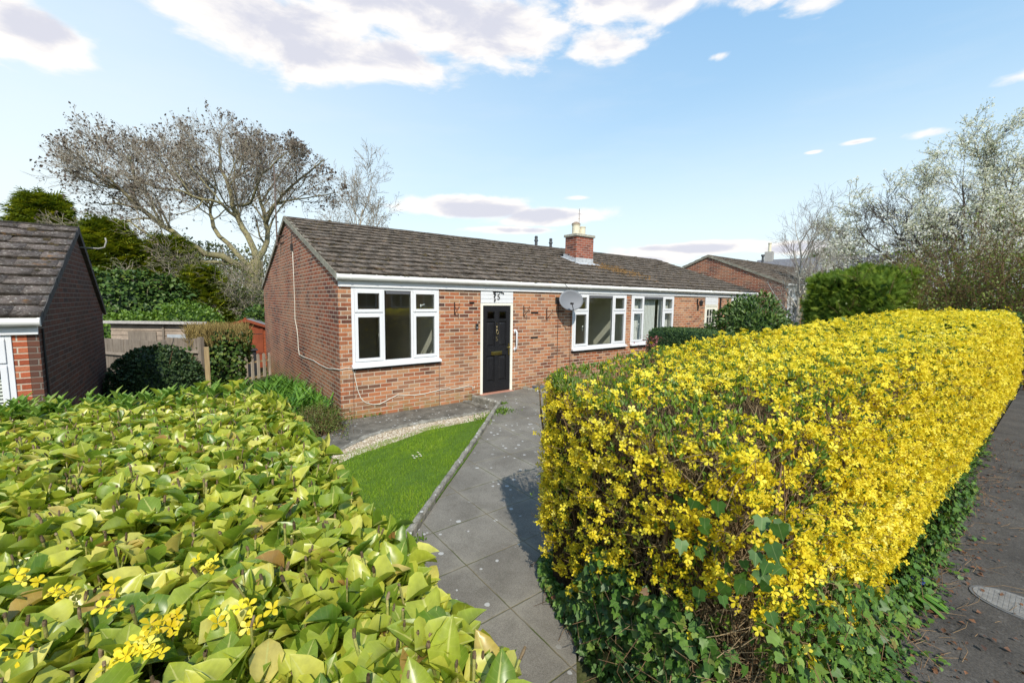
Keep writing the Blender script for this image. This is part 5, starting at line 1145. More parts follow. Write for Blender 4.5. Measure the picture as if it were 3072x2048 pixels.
# ------------------------------------------------------------------ laurel hedge
LX1, LY0, LY1 = -1.53, -7.10, -2.95
lr = base('laurel_hedge', (-3.5, -5, -.1), 'clipped laurel hedge with large glossy yellow green leaves in the foreground', 'hedge')
def ltop(x, y): 
    P = np.stack([x, y, np.zeros_like(x)], -1)
    return 1.37+.028*vn(P, 4, 2)+.025*vn(P, 14, 3)-.12*S(-5.4, -3.0, y)-.16*S(LX1-.12, LX1+.12, x)
def lxe(y): return LX1+.05*vn(np.stack([y*0, y, y*0], -1), 3.2, 9)+.03*S(-6.3, -7.0, y)
n_ = 6600; x = rng.uniform(-5.2, LX1+.15, n_); y = rng.uniform(LY0, LY1, n_); k = (x < lxe(y)+.02) & (x > -2.9-.75*(y+7)*.5-.8); x, y = x[k], y[k]; z = ltop(x, y)
parts = []
def rosette(cx, cy, cz, axis, m_per, sz, cut):
    k_ = len(cx); idx = np.repeat(np.arange(k_), m_per); j = np.tile(np.arange(m_per), k_); N_ = len(idx)
    a = j*2.4+np.repeat(rng.random(k_)*6.28, m_per); ax = axis[idx]; t1 = nrm(np.cross(ax, np.array([.3, .9, .1]))); t2 = np.cross(ax, t1); tilt = rng.uniform(.25, 1.3, N_)
    rad = t1*np.cos(a)[:, None]+t2*np.sin(a)[:, None]; d = rad*np.cos(tilt)[:, None]+ax*np.sin(tilt)[:, None]
    P = np.stack([cx, cy, cz], -1)[idx]-ax*(rng.uniform(.015, .10, N_))[:, None]+rad*.006
    nn = ax*np.cos(tilt)[:, None]-rad*np.sin(tilt)[:, None]+.22*rdir(N_); s_ = sz*rng.uniform(.65, 1.15, N_); c_ = rng.random(N_) < cut; r_ = rng.random(N_); out = []
    for msk, tp in ((c_, LAUREL_CUT), (~c_, LAUREL)):
        if msk.any(): out.append(scatter(tp, P[msk], d[msk], nn[msk], s_[msk], r_[msk]))
    return out
ax = nrm(np.array([0, 0, 1.])+.33*rdir(len(x))); parts += rosette(x, y, z, ax, 6, .096, .30)
n2 = 3400; x2 = rng.uniform(-4.8, LX1+.02, n2); y2 = rng.uniform(LY0, LY1, n2); k = x2 < lxe(y2)-.03; x2, y2 = x2[k], y2[k]; parts += rosette(x2, y2, ltop(x2, y2)-.09, nrm(np.array([0, 0, 1.])+.6*rdir(len(x2))), 5, .095, .1)
n3 = 1300; y3 = rng.uniform(LY0, LY1, n3); z3 = rng.uniform(.1, 1.33, n3); x3 = lxe(y3)+.03*rng.normal(size=n3)+.05*(z3 < 1.2); parts += rosette(x3, y3, z3, nrm(np.array([.9, 0, .75])+.5*rdir(n3)), 5, .10, .04)
n4 = 260; x4 = rng.uniform(-5, -1.7, n4); y4 = LY1+rng.normal(size=n4)*.07; z4 = rng.uniform(.5, 1.34, n4); parts += rosette(x4, y4, z4, nrm(np.array([0, .9, .8])+.5*rdir(n4)), 5, .115, .1)
n5 = 500; x5 = rng.uniform(-5, -1.7, n5); y5 = LY0+rng.normal(size=n5)*.04; z5 = rng.uniform(.1, 1.34, n5); parts += rosette(x5, y5, z5, nrm(np.array([0, -.9, .6])+.5*rdir(n5)), 5, .115, .05)
smesh('leaves', parts, laurelM, lr, True)
st_, sb_ = [], []
n6 = 2300; x6 = rng.uniform(-4.5, LX1, n6); y6 = rng.uniform(LY0, LY1, n6); z6 = ltop(x6, y6)+.012
for a, b_, c in zip(x6, y6, z6):
    d = np.array([random.gauss(0, .2), random.gauss(0, .2), 1.]); d /= np.linalg.norm(d); r_ = random.uniform(.0022, .0042); p0 = np.array([a, b_, c-.12]); p1 = p0+d*random.uniform(.10, .165); p2 = p1+d*random.uniform(.006, .028)+rng.normal(size=3)*.003
    st_.append((np.array([p0, p1]), np.array([r_, r_]))); sb_.append((np.array([p1, (p1+p2)/2, p2]), np.array([r_*1.1, r_*1.25, r_*.9])))
smesh('shoot_stems', tubes(st_, 5), stemY, lr, True); smesh('cut_stubs', tubes(sb_, 5), stub, lr, True)
po = []
for i in range(260):
    a = np.array([random.uniform(-4.5, -1.8), random.uniform(-7, -3.1), -.1]); e = a+np.array([random.gauss(0, .25), random.gauss(0, .25), 1.3]); e[0] = min(e[0], -1.75); po.append((np.array([a, (a+e)/2+rng.normal(size=3)*.04, e]), np.array([.012, .009, .005])))
tmesh('inner_branches', po, stub, lr)
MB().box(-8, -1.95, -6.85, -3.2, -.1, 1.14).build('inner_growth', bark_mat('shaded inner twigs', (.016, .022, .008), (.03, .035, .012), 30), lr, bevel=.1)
# yellow sprigs among the laurel
sp_ = []
for (u, v, c_) in ((340, 1780, 4), (425, 1940, 14), (475, 1890, 8), (630, 1710, 5), (690, 1830, 4), (70, 1745, 5), (150, 1790, 5), (30, 1980, 6), (760, 1850, 5)):
    q = hit(u, v, 2, 1.41); k_ = c_
    smesh('yellow_sprig', scatter(FLOWER, q+rng.normal(size=(k_, 3))*np.array([.022, .022, .014]), rdir(k_)*.5+np.array([-.25, -.4, .8]), rdir(k_), rng.uniform(.016, .024, k_)), forsM, lr)
# pale pointed shoots along the far edge
hy = base('leafy_shoots', (-2.6, -2.9, 0), 'row of pale green pointed leaf shoots at the far edge of the laurel', 'plant')
n_ = 150; x = rng.uniform(-4.2, -1.62, n_); y = -2.95+rng.normal(size=n_)*.13; z = 1.245+rng.uniform(-.03, .06, n_); L2 = []
for i in range(n_):
    k_ = 9; a = np.arange(k_)*2.4; t_ = np.linspace(.2, 1.3, k_); d = np.stack([np.cos(a)*np.cos(t_), np.sin(a)*np.cos(t_), np.sin(t_)], -1); nn = np.stack([-np.cos(a)*np.sin(t_), -np.sin(a)*np.sin(t_), np.cos(t_)], -1)
    L2.append(scatter(LANCE, np.array([x[i], y[i], z[i]])+np.stack([0*a, 0*a, np.linspace(-.05, .02, k_)], -1), d, nn, rng.uniform(.07, .12, k_)))
smesh('leaves', L2, leaf_mat('pale shoot leaf', [(0, (.10, .20, .03)), (.6, (.20, .33, .05)), (.92, (.33, .43, .10)), (1, (.25, .20, .12))], .45, .35), hy)
po = [(np.array([(x[i], y[i], .3), (x[i], y[i], z[i])]), np.array([.005, .003])) for i in range(n_)]; tmesh('stems', po, stemY, hy)

# ------------------------------------------------------------------ forsythia hedge
FX1 = 12.1
def fh(x): return np.interp(x, [-.4, 0, 1.6, 2.8, 5.5, 9, 15], [1.53, 1.58, 1.68, 1.74, 1.79, 1.90, 2.03])
EP = np.array([(-.34, -6.92), (-.36, -6.6), (-.15, -5.98), (.06, -5.42), (.20, -5.2)])
def fend(s_):
    return np.interp(s_, np.linspace(0, 1, 5), EP[:, 0]), np.interp(s_, np.linspace(0, 1, 5), EP[:, 1])
fo = base('forsythia_hedge', (7, -6, 0), 'long clipped hedge covered in bright yellow flowers beside the pavement', 'hedge')
def surf(kind, n_):
    if kind == 'end':
        s_ = rng.random(n_); x, y = fend(s_); z = rng.uniform(.12, 1, n_)**.85*fh(x); o = np.tile([-.93, -.15, .12], (n_, 1)); x = x+.10*(1-z/1.6)*-.6
    elif kind == 'front':
        x = -.4+(FX1+.4)*rng.random(n_)**1.25; z = rng.uniform(.14, 1, n_)*fh(x); y = -6.94-.12*np.sin(np.clip(z/fh(x), 0, 1)*3.0)+0*x; o = np.tile([-.05, -1, .15], (n_, 1))
    elif kind == 'top':
        x = -.35+(FX1+.35)*rng.random(n_)**1.15; y = rng.uniform(-6.93, -5.15, n_); z = fh(x); ex = np.interp(y, EP[:, 1], EP[:, 0]); x = np.maximum(x, ex+rng.random(n_)*.1); o = np.tile([0, 0, 1.], (n_, 1))
    elif kind == 'far': y = rng.uniform(-6.95, -5.15, n_); z = rng.uniform(.2, 2.1, n_); x = np.full(n_, FX1); o = np.tile([1., 0, .1], (n_, 1))
    else:
        x = .1+(FX1)*rng.random(n_); z = rng.uniform(.3, 1, n_)*fh(x); y = np.full(n_, -5.15); o = np.tile([0, 1, .15], (n_, 1))
    P = np.stack([x, y, z], -1); lump = .045*vn(P, 4.5, 12)+.03*vn(P, 11, 13)
    # rounded shoulders
    sh = np.clip((P[:, 2]-(fh(x)-.13))/.13, 0, 1) if kind != 'top' else 0*x
    if kind != 'top': P = P-o*np.array([1, 1, 0])*(sh**2*.10)[:, None]
    else:
        eg = np.clip(1-np.minimum(y+6.95, -5.15-y)/.12, 0, 1); P[:, 2] -= eg**2*.06
    return P+o*lump[:, None], o
parts, leafp = [], []
for kind, ncl, dens in (('end', 800, 4.6), ('front', 6400, 5.0), ('top', 6800, 4.6), ('back', 500, 3), ('far', 200, 4)):
    P, o = surf(kind, ncl); g_ = vn(P, 2.6, 21); k = np.ones(len(P), bool)
    if kind in ('end', 'front'): k = (P[:, 2] > (.98-.70*S(-.2, 1.6, P[:, 0]) if kind == 'front' else .14+.54*S(-5.75, -6.15, P[:, 1])+.20*S(-6.2, -6.8, P[:, 1])*1.4)+.13*g_) | (rng.random(len(P)) < .05)
    if kind == 'end': k &= rng.random(len(P)) < .72+.35*S(.7, 1.4, P[:, 2])+.35*g_
    if kind == 'front': k &= (rng.random(len(P)) < .60+.25*S(-.2, 1.2, P[:, 0])+.38*g_)
    if kind == 'top': k = rng.random(len(P)) < np.clip(.16+.85*S(-.2, 2.6, P[:, 0])+.35*(P[:, 1] < -6.6)+.40*g_-.08, 0, 1)
    P, o = P[k], o[k]; m_ = rng.poisson(dens, len(P))+1; far = np.clip((P[:, 0]-3)/8, 0, 1)
    idx = np.repeat(np.arange(len(P)), m_); n_ = len(idx); Q = P[idx]+rng.normal(size=(n_, 3))*.024*(1+.5*far[idx])[:, None]+o[idx]*rng.uniform(-.03, .02, n_)[:, None]
    d = o[idx]*.75+rdir(n_)*.75+np.array([0, 0, -.12 if kind != 'top' else .1]); parts.append(scatter(FLOWER, Q, d, rdir(n_), (.0225*(1+.45*far[idx]))*rng.uniform(.75, 1.15, n_), np.clip(rng.random(n_)*.8+.15*g_[k][idx]+.1, 0, 1)))
    nl = int(ncl*(1.6 if kind == 'top' else .8)); P, o = surf(kind, nl); k = P[:, 2] > .4; P, o = P[k], o[k]; far = np.clip((P[:, 0]-3)/8, 0, 1); n_ = len(P); rep = 3; P = np.repeat(P, rep, 0); o = np.repeat(o, rep, 0); far = np.repeat(far, rep); n_ = len(P)
    leafp.append(scatter(LANCE, P+rng.normal(size=(n_, 3))*.008-o*.01, o*.5+rdir(n_)*.5+np.array([0, 0, .65]), rdir(n_), .032*(1+.6*far)*rng.uniform(.6, 1.2, n_)))
print('flowers', sum(len(q[1]) for q in parts)//12)
smesh('flowers', parts, forsM, fo); smesh('leaves', leafp, fleafM, fo)
po, fine = [], []
random.seed(9)
for i in range(520):      # main stems near the end and along the front
    if i < 200: x, y = fend(random.random()); x += random.uniform(.10, .4)
    else: x = .25+14.6*random.random()**1.6; y = random.choice((-6.86+random.random()*.25, -5.22-random.random()*.2))
    H_ = float(fh(x)); p = np.array([x, y, -.03]); e = np.array([x+random.gauss(0, .10), y+random.gauss(0, .07), H_*random.uniform(.8, .97)]); r_ = random.uniform(.004, .011) if random.random() < .85 else random.uniform(.012, .02)
    po.append((np.array([p+(e-p)*t+np.array([random.gauss(0, .02), random.gauss(0, .02), 0]) for t in np.linspace(0, 1, 7)]), np.linspace(r_, r_*.4, 7)))
for kind, n_, L in (('end', 3600, .16), ('front', 9000, .16), ('top', 11000, .11), ('back', 700, .2)):
    P, o = surf(kind, n_)
    if kind != 'top': k = P[:, 2] > .3; P, o = P[k], o[k]
    n_ = len(P); d = nrm(o*.5+rdir(n_)*.8+np.array([0, 0, .8])); s_ = P-o*rng.uniform(.02, .17, n_)[:, None]-d*L*.5; l = L*rng.uniform(.6, 1.5, n_)
    e = s_+d*l[:, None]; over = np.maximum(e[:, 2]-(fh(e[:, 0])+.03), 0); e[:, 2] -= over; mid = (s_+e)/2+rng.normal(size=(n_, 3))*.008
    W = np.stack([s_, mid, e], 1)
    for i in range(n_): fine.append((W[i], np.array([.0022, .0018, .0012])*(1+.8*min(max(W[i][0][0]-3, 0)/8, 1))))
smesh('stems', [tubes(po, 6)], stemB, fo, True); smesh('twigs', [tubes(fine, 3)], stemT, fo, True)
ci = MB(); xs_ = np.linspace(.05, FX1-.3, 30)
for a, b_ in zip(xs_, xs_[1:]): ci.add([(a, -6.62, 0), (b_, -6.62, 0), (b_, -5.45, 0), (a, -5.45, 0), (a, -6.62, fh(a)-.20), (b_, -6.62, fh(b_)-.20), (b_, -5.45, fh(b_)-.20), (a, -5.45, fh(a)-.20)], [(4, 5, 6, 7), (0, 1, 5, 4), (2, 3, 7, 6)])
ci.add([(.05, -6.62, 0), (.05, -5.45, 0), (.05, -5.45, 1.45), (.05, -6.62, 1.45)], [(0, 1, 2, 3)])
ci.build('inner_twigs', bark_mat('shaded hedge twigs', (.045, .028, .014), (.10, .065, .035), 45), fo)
# ivy climbing through the end of the hedge and its mat over the pavement edge
iv = base('ivy', (.2, -6.9, 0), 'glossy green ivy climbing the bottom of the yellow hedge end', 'ivy')
P, o = surf('end', 4200); P[:, 2] = rng.uniform(.0, 1, len(P))*(.10+.68*S(-5.6, -6.2, P[:, 1]))*(1+.12*vn(P, 6, 2)); P += o*rng.uniform(-.03, .05, len(P))[:, None]; P[:, 0] += .02; P2, o2 = surf('front', 4200); k = (P2[:, 0] < 5); P2, o2 = P2[k], o2[k]; P2[:, 2] = rng.uniform(0, 1, len(P2))*(1.0-.80*S(-.2, 2.1, P2[:, 0])); P2[:, 1] -= rng.uniform(0, .12, len(P2))
P = np.concatenate([P, P2]); o = np.concatenate([o, o2]); n_ = len(P)
il = [scatter(IVY, P, nrm(np.array([0, 0, -.75])+rdir(n_)*.75+o*.3), nrm(o*1.2+.4*rdir(n_)+np.array([0, -.2, .5])), rng.uniform(.028, .062, n_))]
big = [(1.0, .78), (1.02, .86)]
for (u, v) in ((2100, 1560), (2250, 1530), (2330, 1560), (2200, 1640), (2380, 1640), (2270, 1720), (2080, 1500), (2480, 1690), (2150, 1720), (2350, 1740)):
    q = hit(u, v, 0, -.40); q[0] -= .07; q[1] = max(q[1], -7.06); k_ = 3; il.append(scatter(IVY, q+rng.normal(size=(k_, 3))*.06, nrm(np.array([[-.2, 0, -1.]])+.7*rdir(k_)), nrm(np.array([[-.8, -.3, .5]])+.3*rdir(k_)), rng.uniform(.038, .066, k_), rng.uniform(.1, .5, k_)))
smesh('leaves', il, ivyM, iv)
P9, o9 = surf('top', 260); k = (vn(P9, 1.1, 77) > .15) & (P9[:, 0] > .8); P9 = P9[k]; n9 = len(P9); itp = base('ivy_runner', (5, -6, 1.7), 'dark ivy leaves poking through the top of the yellow hedge', 'ivy'); smesh('leaves', scatter(IVY, P9+np.array([0, 0, .03]), rdir(n9), np.array([0, 0, 1.])+.9*rdir(n9), rng.uniform(.06, .10, n9)), ivyDark, itp)
tmesh('stems', [(np.array([q-np.array([0, 0, .12]), q+np.array([0, 0, .03])]), np.array([.002, .002])) for q in P9], stemB, itp)
po = [(np.array([P[i], P[i]+np.array([random.gauss(0, .06), random.gauss(0, .06), -.08]), P[i]+np.array([random.gauss(0, .1), random.gauss(0, .1), -.16])]), np.array([.0016, .002, .0022])) for i in range(0, n_, 14)]; tmesh('stems', po, stemB, iv)
# trailing mat
pts, dr = [], []
for i in range(520):
    x = -.55+random.random()**1.5*9; y = -7.0; L = random.uniform(.08, .36)*max(.5, 1.4-.14*x)*(1.0 if random.random() < .85 else 1.5); a = random.gauss(-1.45, .55); n_ = int(L/.022)
    p = np.array([x, y+.05])
    for j in range(n_): a += random.gauss(0, .25); p = p+np.array([math.cos(a), math.sin(a)])*.022; pts.append((p[0]+random.gauss(0, .018), p[1]+random.gauss(0, .018), random.uniform(.012, .05)*(1-.5*j/n_)+.004))
pts = np.array(pts); n_ = len(pts); mt_ = tag(smesh('ivy_mat', scatter(IVY, pts, nrm(rdir(n_)*np.array([1, 1, .25])), np.array([0, 0, 1.])+.45*rdir(n_), rng.uniform(.022, .046, n_)), ivyM), 'trailing ivy spreading from the yellow hedge over the pavement edge', None, kind='stuff')
n_ = 900; x = -.5+rng.random(n_)**1.4*9; y = -7.02-np.abs(rng.normal(size=n_))*.28; P = np.stack([x, y, rng.uniform(.006, .02, n_)], -1)
tag(smesh('leaf_litter', scatter(SMALL, P, rdir(n_)*np.array([1, 1, .2]), np.array([0, 0, 1.])+.4*rdir(n_), rng.uniform(.012, .04, n_)), leafLit), 'brown dead leaves scattered along the hedge foot', None, kind='stuff')
po = []
for i in range(260):
    a = np.array([-.4+random.random()**1.3*7, -7.05-abs(random.gauss(0, .22)), .012]); th = random.gauss(-.3, .6); L = random.uniform(.05, .28); po.append((np.array([a, a+np.array([math.cos(th), math.sin(th), 0])*L*.5+np.array([0, 0, .012]), a+np.array([math.cos(th+.2), math.sin(th+.2), 0])*L]), np.array([.0015, .0014, .001])))
tag(smesh('fallen_twigs', tubes(po, 3), bark_mat('fallen straw', (.20, .11, .05), (.34, .24, .13), 20)), 'thin fallen twigs and straw on the pavement beside the ivy', None, kind='stuff')
gt = base('grass_tuft', (1.8, -7.05, 0), 'tuft of long green grass flopping out of the ivy over the pavement', 'grass tuft'); q0 = hit(2690, 1760, 2, .04); q1 = hit(2830, 1835, 2, .0); dd_ = (q1-q0)/np.linalg.norm(q1-q0); n_ = 130
smesh('blades', scatter(STRAP, q0+rng.normal(size=(n_, 3))*np.array([.03, .03, .005]), dd_+.28*rdir(n_)+np.array([0, 0, .35]), np.array([0, 0, 1.])+.3*rdir(n_), rng.uniform(.16, .34, n_)), lilyM, gt)
bf = base('blue_muscari', (2.2, -7.1, 0), 'two tiny blue flower spikes in the leaf litter by the hedge', 'flower'); b = MB()
for (u, v) in ((2737, 1742), (2768, 1748)):
    q = hit(u, v, 2, .03)
    for j in range(22): b.lathe((q[0]+random.gauss(0, .007), q[1]+random.gauss(0, .007), .012+.002*j), [(.001, 0), (.005, .003), (.004, .008), (.001, .009)], 5)
b.build('flower_spikes', simple('blue petals', (.03, .035, .35), .5), bf)
# weeds in paving joints and by the kerb
n_ = 700; cen = [(2.35, -1.32, .22, 300), (-.55, -4.28, .05, 60), (.27, -5.9, .10, 40), (.75, -4.9, .05, 20), (2.86, -.92, .05, 80), (2.5, -1.3, .1, 120), (.0, -.05, .10, 60), (.5, -.03, .12, 40)]; pp = []
for (a, b_, s_, k_) in cen: pp.append(np.stack([a+rng.normal(size=k_)*s_, b_+rng.normal(size=k_)*s_*.5, np.full(k_, .02)], -1))
P = np.concatenate(pp); P[:, 2] += .08*S(-3, -.7, P[:, 1])*(P[:, 0] > P[:, 1]+3.62); n_ = len(P); tag(smesh('weeds', scatter(LANCE, P, rdir(n_)*.7+np.array([0, 0, .9]), rdir(n_), rng.uniform(.02, .06, n_)), lightG), 'small green weeds sprouting along the kerbs and joints', None, kind='stuff')

# ------------------------------------------------------------------ right hand garden plants
bx = shrub('box_hedge', 'low clipped dark green hedge between the two front gardens', 'hedge', (8.12, -1.85, .72), (.46, 1.12, .78), LANCE, boxM, 26000, .055, 41, .03, 3, up=1.0, zmin=-.9, shell=.85, corek=.93, boxy=True, outw=.5)
shrub('dark_shrub', 'loose dark green leafy shrub in front of the cream door', 'shrub', (11.55, -1.75, 1.25), (1.0, 1.0, 1.08), LANCE, midG, 6500, .13, 42, .22, 3, up=.5, zmin=-.8, stems=(14, .02, stemB), corek=.6)
shrub('low_hedge', 'low brownish green hedge below the birch', 'hedge', (11.6, -3.0, .72), (1.1, .7, .82), SMALL, leaf_mat('dull olive leaf', [(0, (.03, .04, .012)), (.6, (.06, .07, .02)), (1, (.11, .10, .035))], .6, .15), 7000, .06, 43, .08, 3, up=.6, zmin=-.5)
shrub('conifer_bush', 'big rounded green conifer bush behind the yellow hedge', 'conifer bush', (13.05, -4.0, 1.45), (1.02, 1.05, 1.55), SPRAY, confD, 17000, .22, 44, .09, 2.4, up=.55, zmin=-.9, corek=.84, shell=.75, boxy=True)
rp = base('red_stemmed_plant', (7.4, -1.2, 0), 'thin pinkish red plant left of the low clipped hedge', 'plant'); n_ = 260; q = np.array([7.35, -1.25, 0.]); P = q+np.stack([rng.normal(size=n_)*.12, rng.normal(size=n_)*.12, rng.uniform(.3, 1.30, n_)], -1)
smesh('leaves', scatter(SMALL, P, rdir(n_, .5), rdir(n_), rng.uniform(.03, .06, n_)), leaf_mat('pink leaf', [(0, (.22, .04, .05)), (1, (.45, .16, .17))], .5, .3), rp); tmesh('stems', [(np.array([q, q+np.array([random.gauss(0, .1), random.gauss(0, .1), 1.2])]), np.array([.006, .002])) for i in range(14)], stemB, rp)
# tall twiggy shrub
ts_ = base('tall_shrub', (16, -5.6, 0), 'tall tangle of brown arching stems with small fresh leaves on the right', 'shrub'); out, ends = [], []; random.seed(51)
sp = dict(n=[6, 4, 0], k=[6, 4, 2], L=[3, 1.1, .5], w=[.07, .14, .2], up=[.02, .03, .05], ang=(18, 45), rmin=.006, tp=.35, t0=.25)
for i in range(430):
    x = random.uniform(13.2, 19.0); y = random.uniform(-7.3, -4.2) if x > 14.8 else random.uniform(-5.0, -3.8); H_ = random.uniform(1.7, 3.5)*(1.0+.13*(x-15)*.5)*(1.3 if y < -5.8 and x > 15.5 else 1); grow(np.array([x, y, 0.]), np.array([random.gauss(-.05, .28), random.gauss(0, .25), 1.]), H_, .012, 0, sp, out, ends)
tmesh('stems', out, stemB, ts_, thr=.02); E2 = []
for P_, r_ in out:
    if r_[0] < .008:
        for j in range(3): t = random.random(); E2.append(P_[0]+(P_[-1]-P_[0])*t)
E2 = np.array(E2); E2 = E2[rng.random(len(E2)) < 1.5-.24*E2[:, 2]]; E2 = E2+rng.normal(size=E2.shape)*.03; n_ = len(E2); print('tall shrub leaves', n_)
smesh('leaves', scatter(SMALL, E2, rdir(n_, .5), rdir(n_), rng.uniform(.035, .075, n_)), leaf_mat('fresh olive leaf', [(0, (.07, .11, .014)), (.6, (.15, .21, .028)), (1, (.26, .32, .06))], .5, .3), ts_)
shrub('green_hedge', 'plain green hedge continuing beyond the far end of the yellow one', 'hedge', (15.4, -6.15, .85), (3.1, .85, 1.2), SMALL, midG, 20000, .07, 53, .06, 3, zmin=-.8, corek=.9, boxy=True)
# blossom tree
bt2 = base('blossom_tree', (20, -5, 0), 'tall tree smothered in white blossom at the right edge', 'tree'); out, ends = [], []; random.seed(61)
sp = dict(n=[11, 7, 6, 0], k=[7, 5, 4, 3], L=[5, 2.2, 1.2, .65], w=[.06, .12, .16, .2], up=[.05, .07, .06, .05], ang=(22, 55), rmin=.009, tp=.3, t0=.2)
c = at(2900, 900, 18.5); bc = np.array([c[0], c[1], .3]); T_ = np.array([bc+np.array([0, 0, z]) for z in np.linspace(0, 2.4, 5)]); out.append((T_, np.linspace(.2, .16, 5)))
for (u, v, dp, L0) in ((2560, 640, 18.0, 0), (2640, 480, 18, 0), (2760, 420, 18.5, 0), (2880, 330, 18.5, 0), (2960, 250, 18.8, 0), (3060, 300, 18, 0), (3180, 330, 18, 0), (2500, 760, 17.5, 0), (2700, 600, 17.5, 0), (3100, 520, 17.5, 0), (2840, 520, 19.5, 0), (3020, 420, 19.5, 0), (2480, 700, 19.5, 0), (2950, 560, 17.2, 0), (3200, 480, 18.5, 0)):
    e = at(u+10, v+130*(v < 600)+40, dp); s_ = bc+np.array([0, 0, random.uniform(1.4, 2.4)]); L = np.linalg.norm(e-s_); P_ = np.array([s_+(e-s_)*t+np.array([0, 0, -.35*math.sin(t*3.14)])+rng.normal(size=3)*.05 for t in np.linspace(0, 1, 9)]); out.append((P_, np.linspace(.075, .012, 9))); kids(P_, L, .06, 0, sp, out, ends, t0=.3)
tmesh('trunk_and_limbs', [q for q in out if q[1][0] > .02], bark_mat('dark cherry bark', (.05, .04, .035), (.12, .10, .085), 12), bt2); tmesh('twigs', [q for q in out if q[1][0] <= .02], bark_mat('dark cherry twig', (.06, .05, .045), (.13, .11, .09), 12), bt2)
E3 = []
for P_, r_ in out:
    if r_[0] < .014:
        for j in range(4): t = random.random()**.8; q = P_[0]+(P_[-1]-P_[0])*t; E3.append(q)
E3 = np.array(E3); E3 = E3[vn(E3, 1.3, 7) > -.5]; n_ = len(E3); idx = np.repeat(np.arange(n_), 2); print('blossoms', len(idx))
smesh('blossom', scatter((FLOWER5[0][:, :], FLOWER5[1], FLOWER5[2]), E3[idx]+rng.normal(size=(len(idx), 3))*.05, rdir(len(idx)), rdir(len(idx)), rng.uniform(.028, .046, len(idx))), blosM, bt2)
k = rng.random(n_) < .2; smesh('young_leaves', scatter(SMALL, E3[k]+rng.normal(size=(k.sum(), 3))*.05, rdir(k.sum()), rdir(k.sum()), rng.uniform(.03, .06, k.sum())), fleafM, bt2)
for (u, v, d_, h_, w_) in ((2440, 900, 44, 7.2, 1.6), (2475, 900, 45, 7.9, 1.8), (2520, 900, 44, 8.4, 2.0), (2560, 900, 46, 7.6, 2.0), (2690, 900, 46, 7.8, 2.2)):
    q = at(u, v, d_); conifer('dark_pine', 'dark distant evergreen in the row behind the grey roofed house', (q[0], q[1], 0), h_, w_, confD, 1800, .6, u, group='distant evergreens behind the grey roof')
SKYTINT = (.98, 1.03, 1.0); EXPO = 0.78

# ------------------------------------------------------------------ sky and sun
SAZ, SEL = R(66.0), R(43.0)        # the way the light travels, and its height
sv = Vector((math.cos(SAZ)*math.cos(SEL), math.sin(SAZ)*math.cos(SEL), -math.sin(SEL)))
sl = bpy.data.lights.new('sun', 'SUN'); sl.energy = 2.85; sl.angle = R(.5); sl.color = (1, .93, .81)
so_ = bpy.data.objects.new('sun', sl); COL.objects.link(so_); so_.rotation_euler = sv.to_track_quat('-Z', 'Y').to_euler(); so_.location = (-10, -20, 30)
wd = bpy.data.worlds.new('World'); scene.world = wd; wd.use_nodes = True; nt = wd.node_tree; n = N(nt); bg_ = nt.nodes['Background']
sky = n.n('ShaderNodeTexSky'); sky.sky_type = 'NISHITA'; sky.sun_disc = False; sky.sun_elevation = SEL
# the sun stands opposite to the light's way; Nishita rotation 0 is +Y, growing towards +X
sdx, sdy = -sv.x, -sv.y; sky.sun_rotation = math.atan2(sdx, sdy); sky.altitude = 50; sky.air_density = 1.0; sky.dust_density = 1.2; sky.ozone_density = 1.6
Dv = n.n('ShaderNodeTexCoord').outputs['Generated']; dx, dy, dz_ = n.xyz(Dv)
az = n.m('MULTIPLY', n.m('ARCTAN2', dy, dx), 57.2958); el = n.m('MULTIPLY', n.m('ARCSINE', dz_), 57.2958)
hz = n.m('MULTIPLY', n.map(az, 20, 108, 0, 1, 'SMOOTHSTEP'), n.map(el, 4, 46, 1, .12))
hz = n.m('MAXIMUM', hz, n.map(el, 0, 26, .8, 0, 'SMOOTHSTEP'))
K = 4.4
base_c = n.mix(1.0, sky.outputs[0], SKYTINT, 'MULTIPLY')
up_ = n.mix(n.map(el, 4, 40, 0, 1), tuple(q*K for q in (.60, .82, .92)), tuple(q*K for q in (.20, .45, .80)))
base_c = n.mix(.8, base_c, up_)
c = n.mix(n.m('MULTIPLY', hz, .85), base_c, tuple(q*K for q in (.88, .95, .96)))
wisp = n.noise(n.comb(n.m('MULTIPLY', az, .02), n.m('MULTIPLY', el, .09), 0), 3.0, 6, .6)
c = n.mix(n.m('MULTIPLY', n.map(wisp, .5, .8), .12), c, tuple(q*K for q in (.85, .86, .88)))
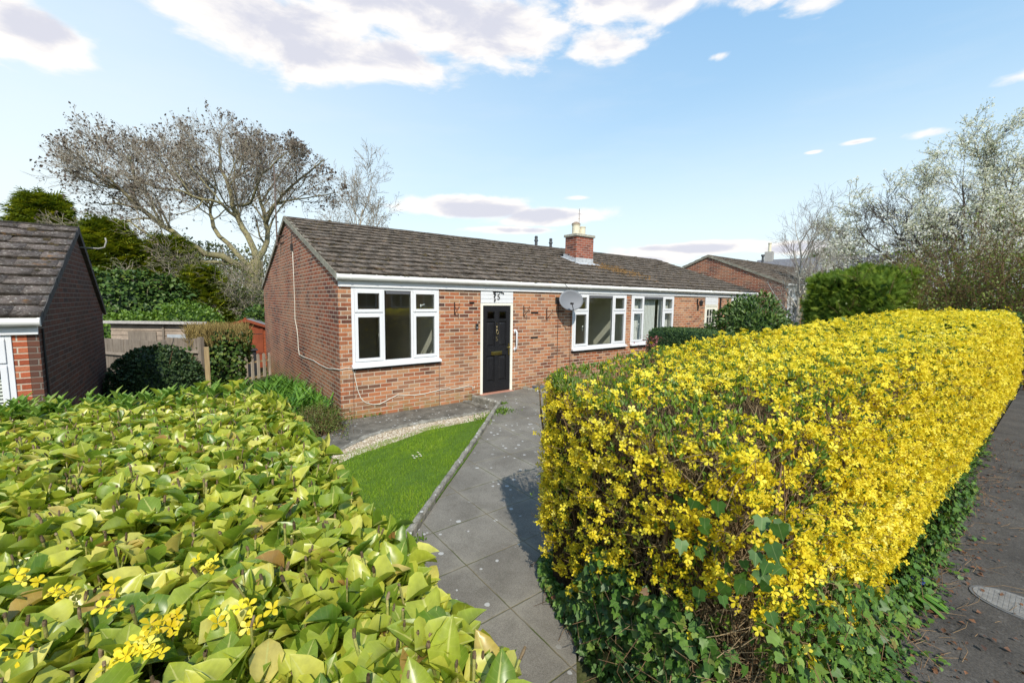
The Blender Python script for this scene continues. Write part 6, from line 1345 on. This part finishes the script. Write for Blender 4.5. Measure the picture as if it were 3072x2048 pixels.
blobs = [(80, 27.6, 13.5, 4.4, 1), (58, 30.5, 14, 4.0, 1), (41, 29.3, 7, 2.6, .8), (68, 27.2, 9, 3.0, .9), (70, 33, 20, 3.5, 1), (36, 33, 16, 3, .9), (100.5, 21.5, 4.0, 3.4, 1), (104, 20, 5, 3, 1), (20, 28.8, 4.5, 1.6, .55), (24, 31, 6, 1.8, .6), (28.3, 26.5, 1.5, .5, .5),
 (58, 11.9, 9, 1.6, 1.35), (48, 11.0, 8, 1.4, 1.2), (44.7, 13.2, 2.6, .5, .8), (30, 6.6, 10, .9, 1.15), (38, 5.4, 9, 1.0, 1.1), (52, 9.2, 8, .6, .8), (20, 6.2, 7, .9, .9), (14.6, 16.2, 1.9, .36, .75), (9.6, 15.8, 3, .6, .7), (18.4, 15.9, 1.1, .26, .7), (3.8, 18.7, 2.2, .7, .5), (12, 15.4, 1.6, .4, .45), (-20, 25, 16, 6, .8), (140, 24, 18, 7, .9), (200, 30, 30, 8, .9), (-80, 20, 30, 6, .9)]
def field(dz2):
    tot = None
    for (a, e, sa, se, wt) in blobs:
        q1 = n.m('POWER', n.m('ABSOLUTE', n.m('DIVIDE', n.m('SUBTRACT', az, a), sa)), 2.0); e2 = n.m('SUBTRACT', el, e+dz2); q2 = n.m('POWER', n.m('ABSOLUTE', n.m('DIVIDE', e2, se)), 2.0)
        g_ = n.m('MULTIPLY', n.m('EXPONENT', n.m('MULTIPLY', n.m('ADD', q1, q2), -1.0)), wt); tot = g_ if tot is None else n.m('MAXIMUM', tot, g_)
    return tot
cv_ = n.comb(n.m('MULTIPLY', az, .055), n.m('MULTIPLY', el, .14), 0); nz = n.noise(cv_, 2.2, 9, .58, dist=.3)
fld = field(0); den = n.m('ADD', fld, n.m('MULTIPLY', n.m('SUBTRACT', nz, .5), 1.5)); cm = n.map(den, .34, .70, 0, 1, 'SMOOTHSTEP')
cv2 = n.comb(n.m('MULTIPLY', az, .055), n.m('MULTIPLY', n.m('ADD', el, -1.6), .14), 0); nz2 = n.noise(cv2, 2.2, 9, .58, dist=.3)
core_ = n.map(n.m('ADD', fld, n.m('MULTIPLY', n.m('SUBTRACT', nz2, .5), 1.6)), .62, 1.05, 0, 1, 'SMOOTHSTEP')
cc = n.mix(core_, tuple(q*K for q in (1.0, .95, .90)), tuple(q*K for q in (.66, .66, .74)))
c = n.mix(n.m('MULTIPLY', cm, .93), c, cc)
n.put(bg_.inputs[0], c); bg_.inputs[1].default_value = .15
vs = scene.view_settings; vs.view_transform = 'Standard'; vs.look = 'None'; vs.gamma = 1; vs.use_curve_mapping = False; vs.exposure = EXPO
scene.cycles.max_bounces = 8; scene.cycles.transparent_max_bounces = 16; scene.cycles.caustics_reflective = False; scene.cycles.caustics_refractive = False
rebase()
print('script time', time.time()-T0)
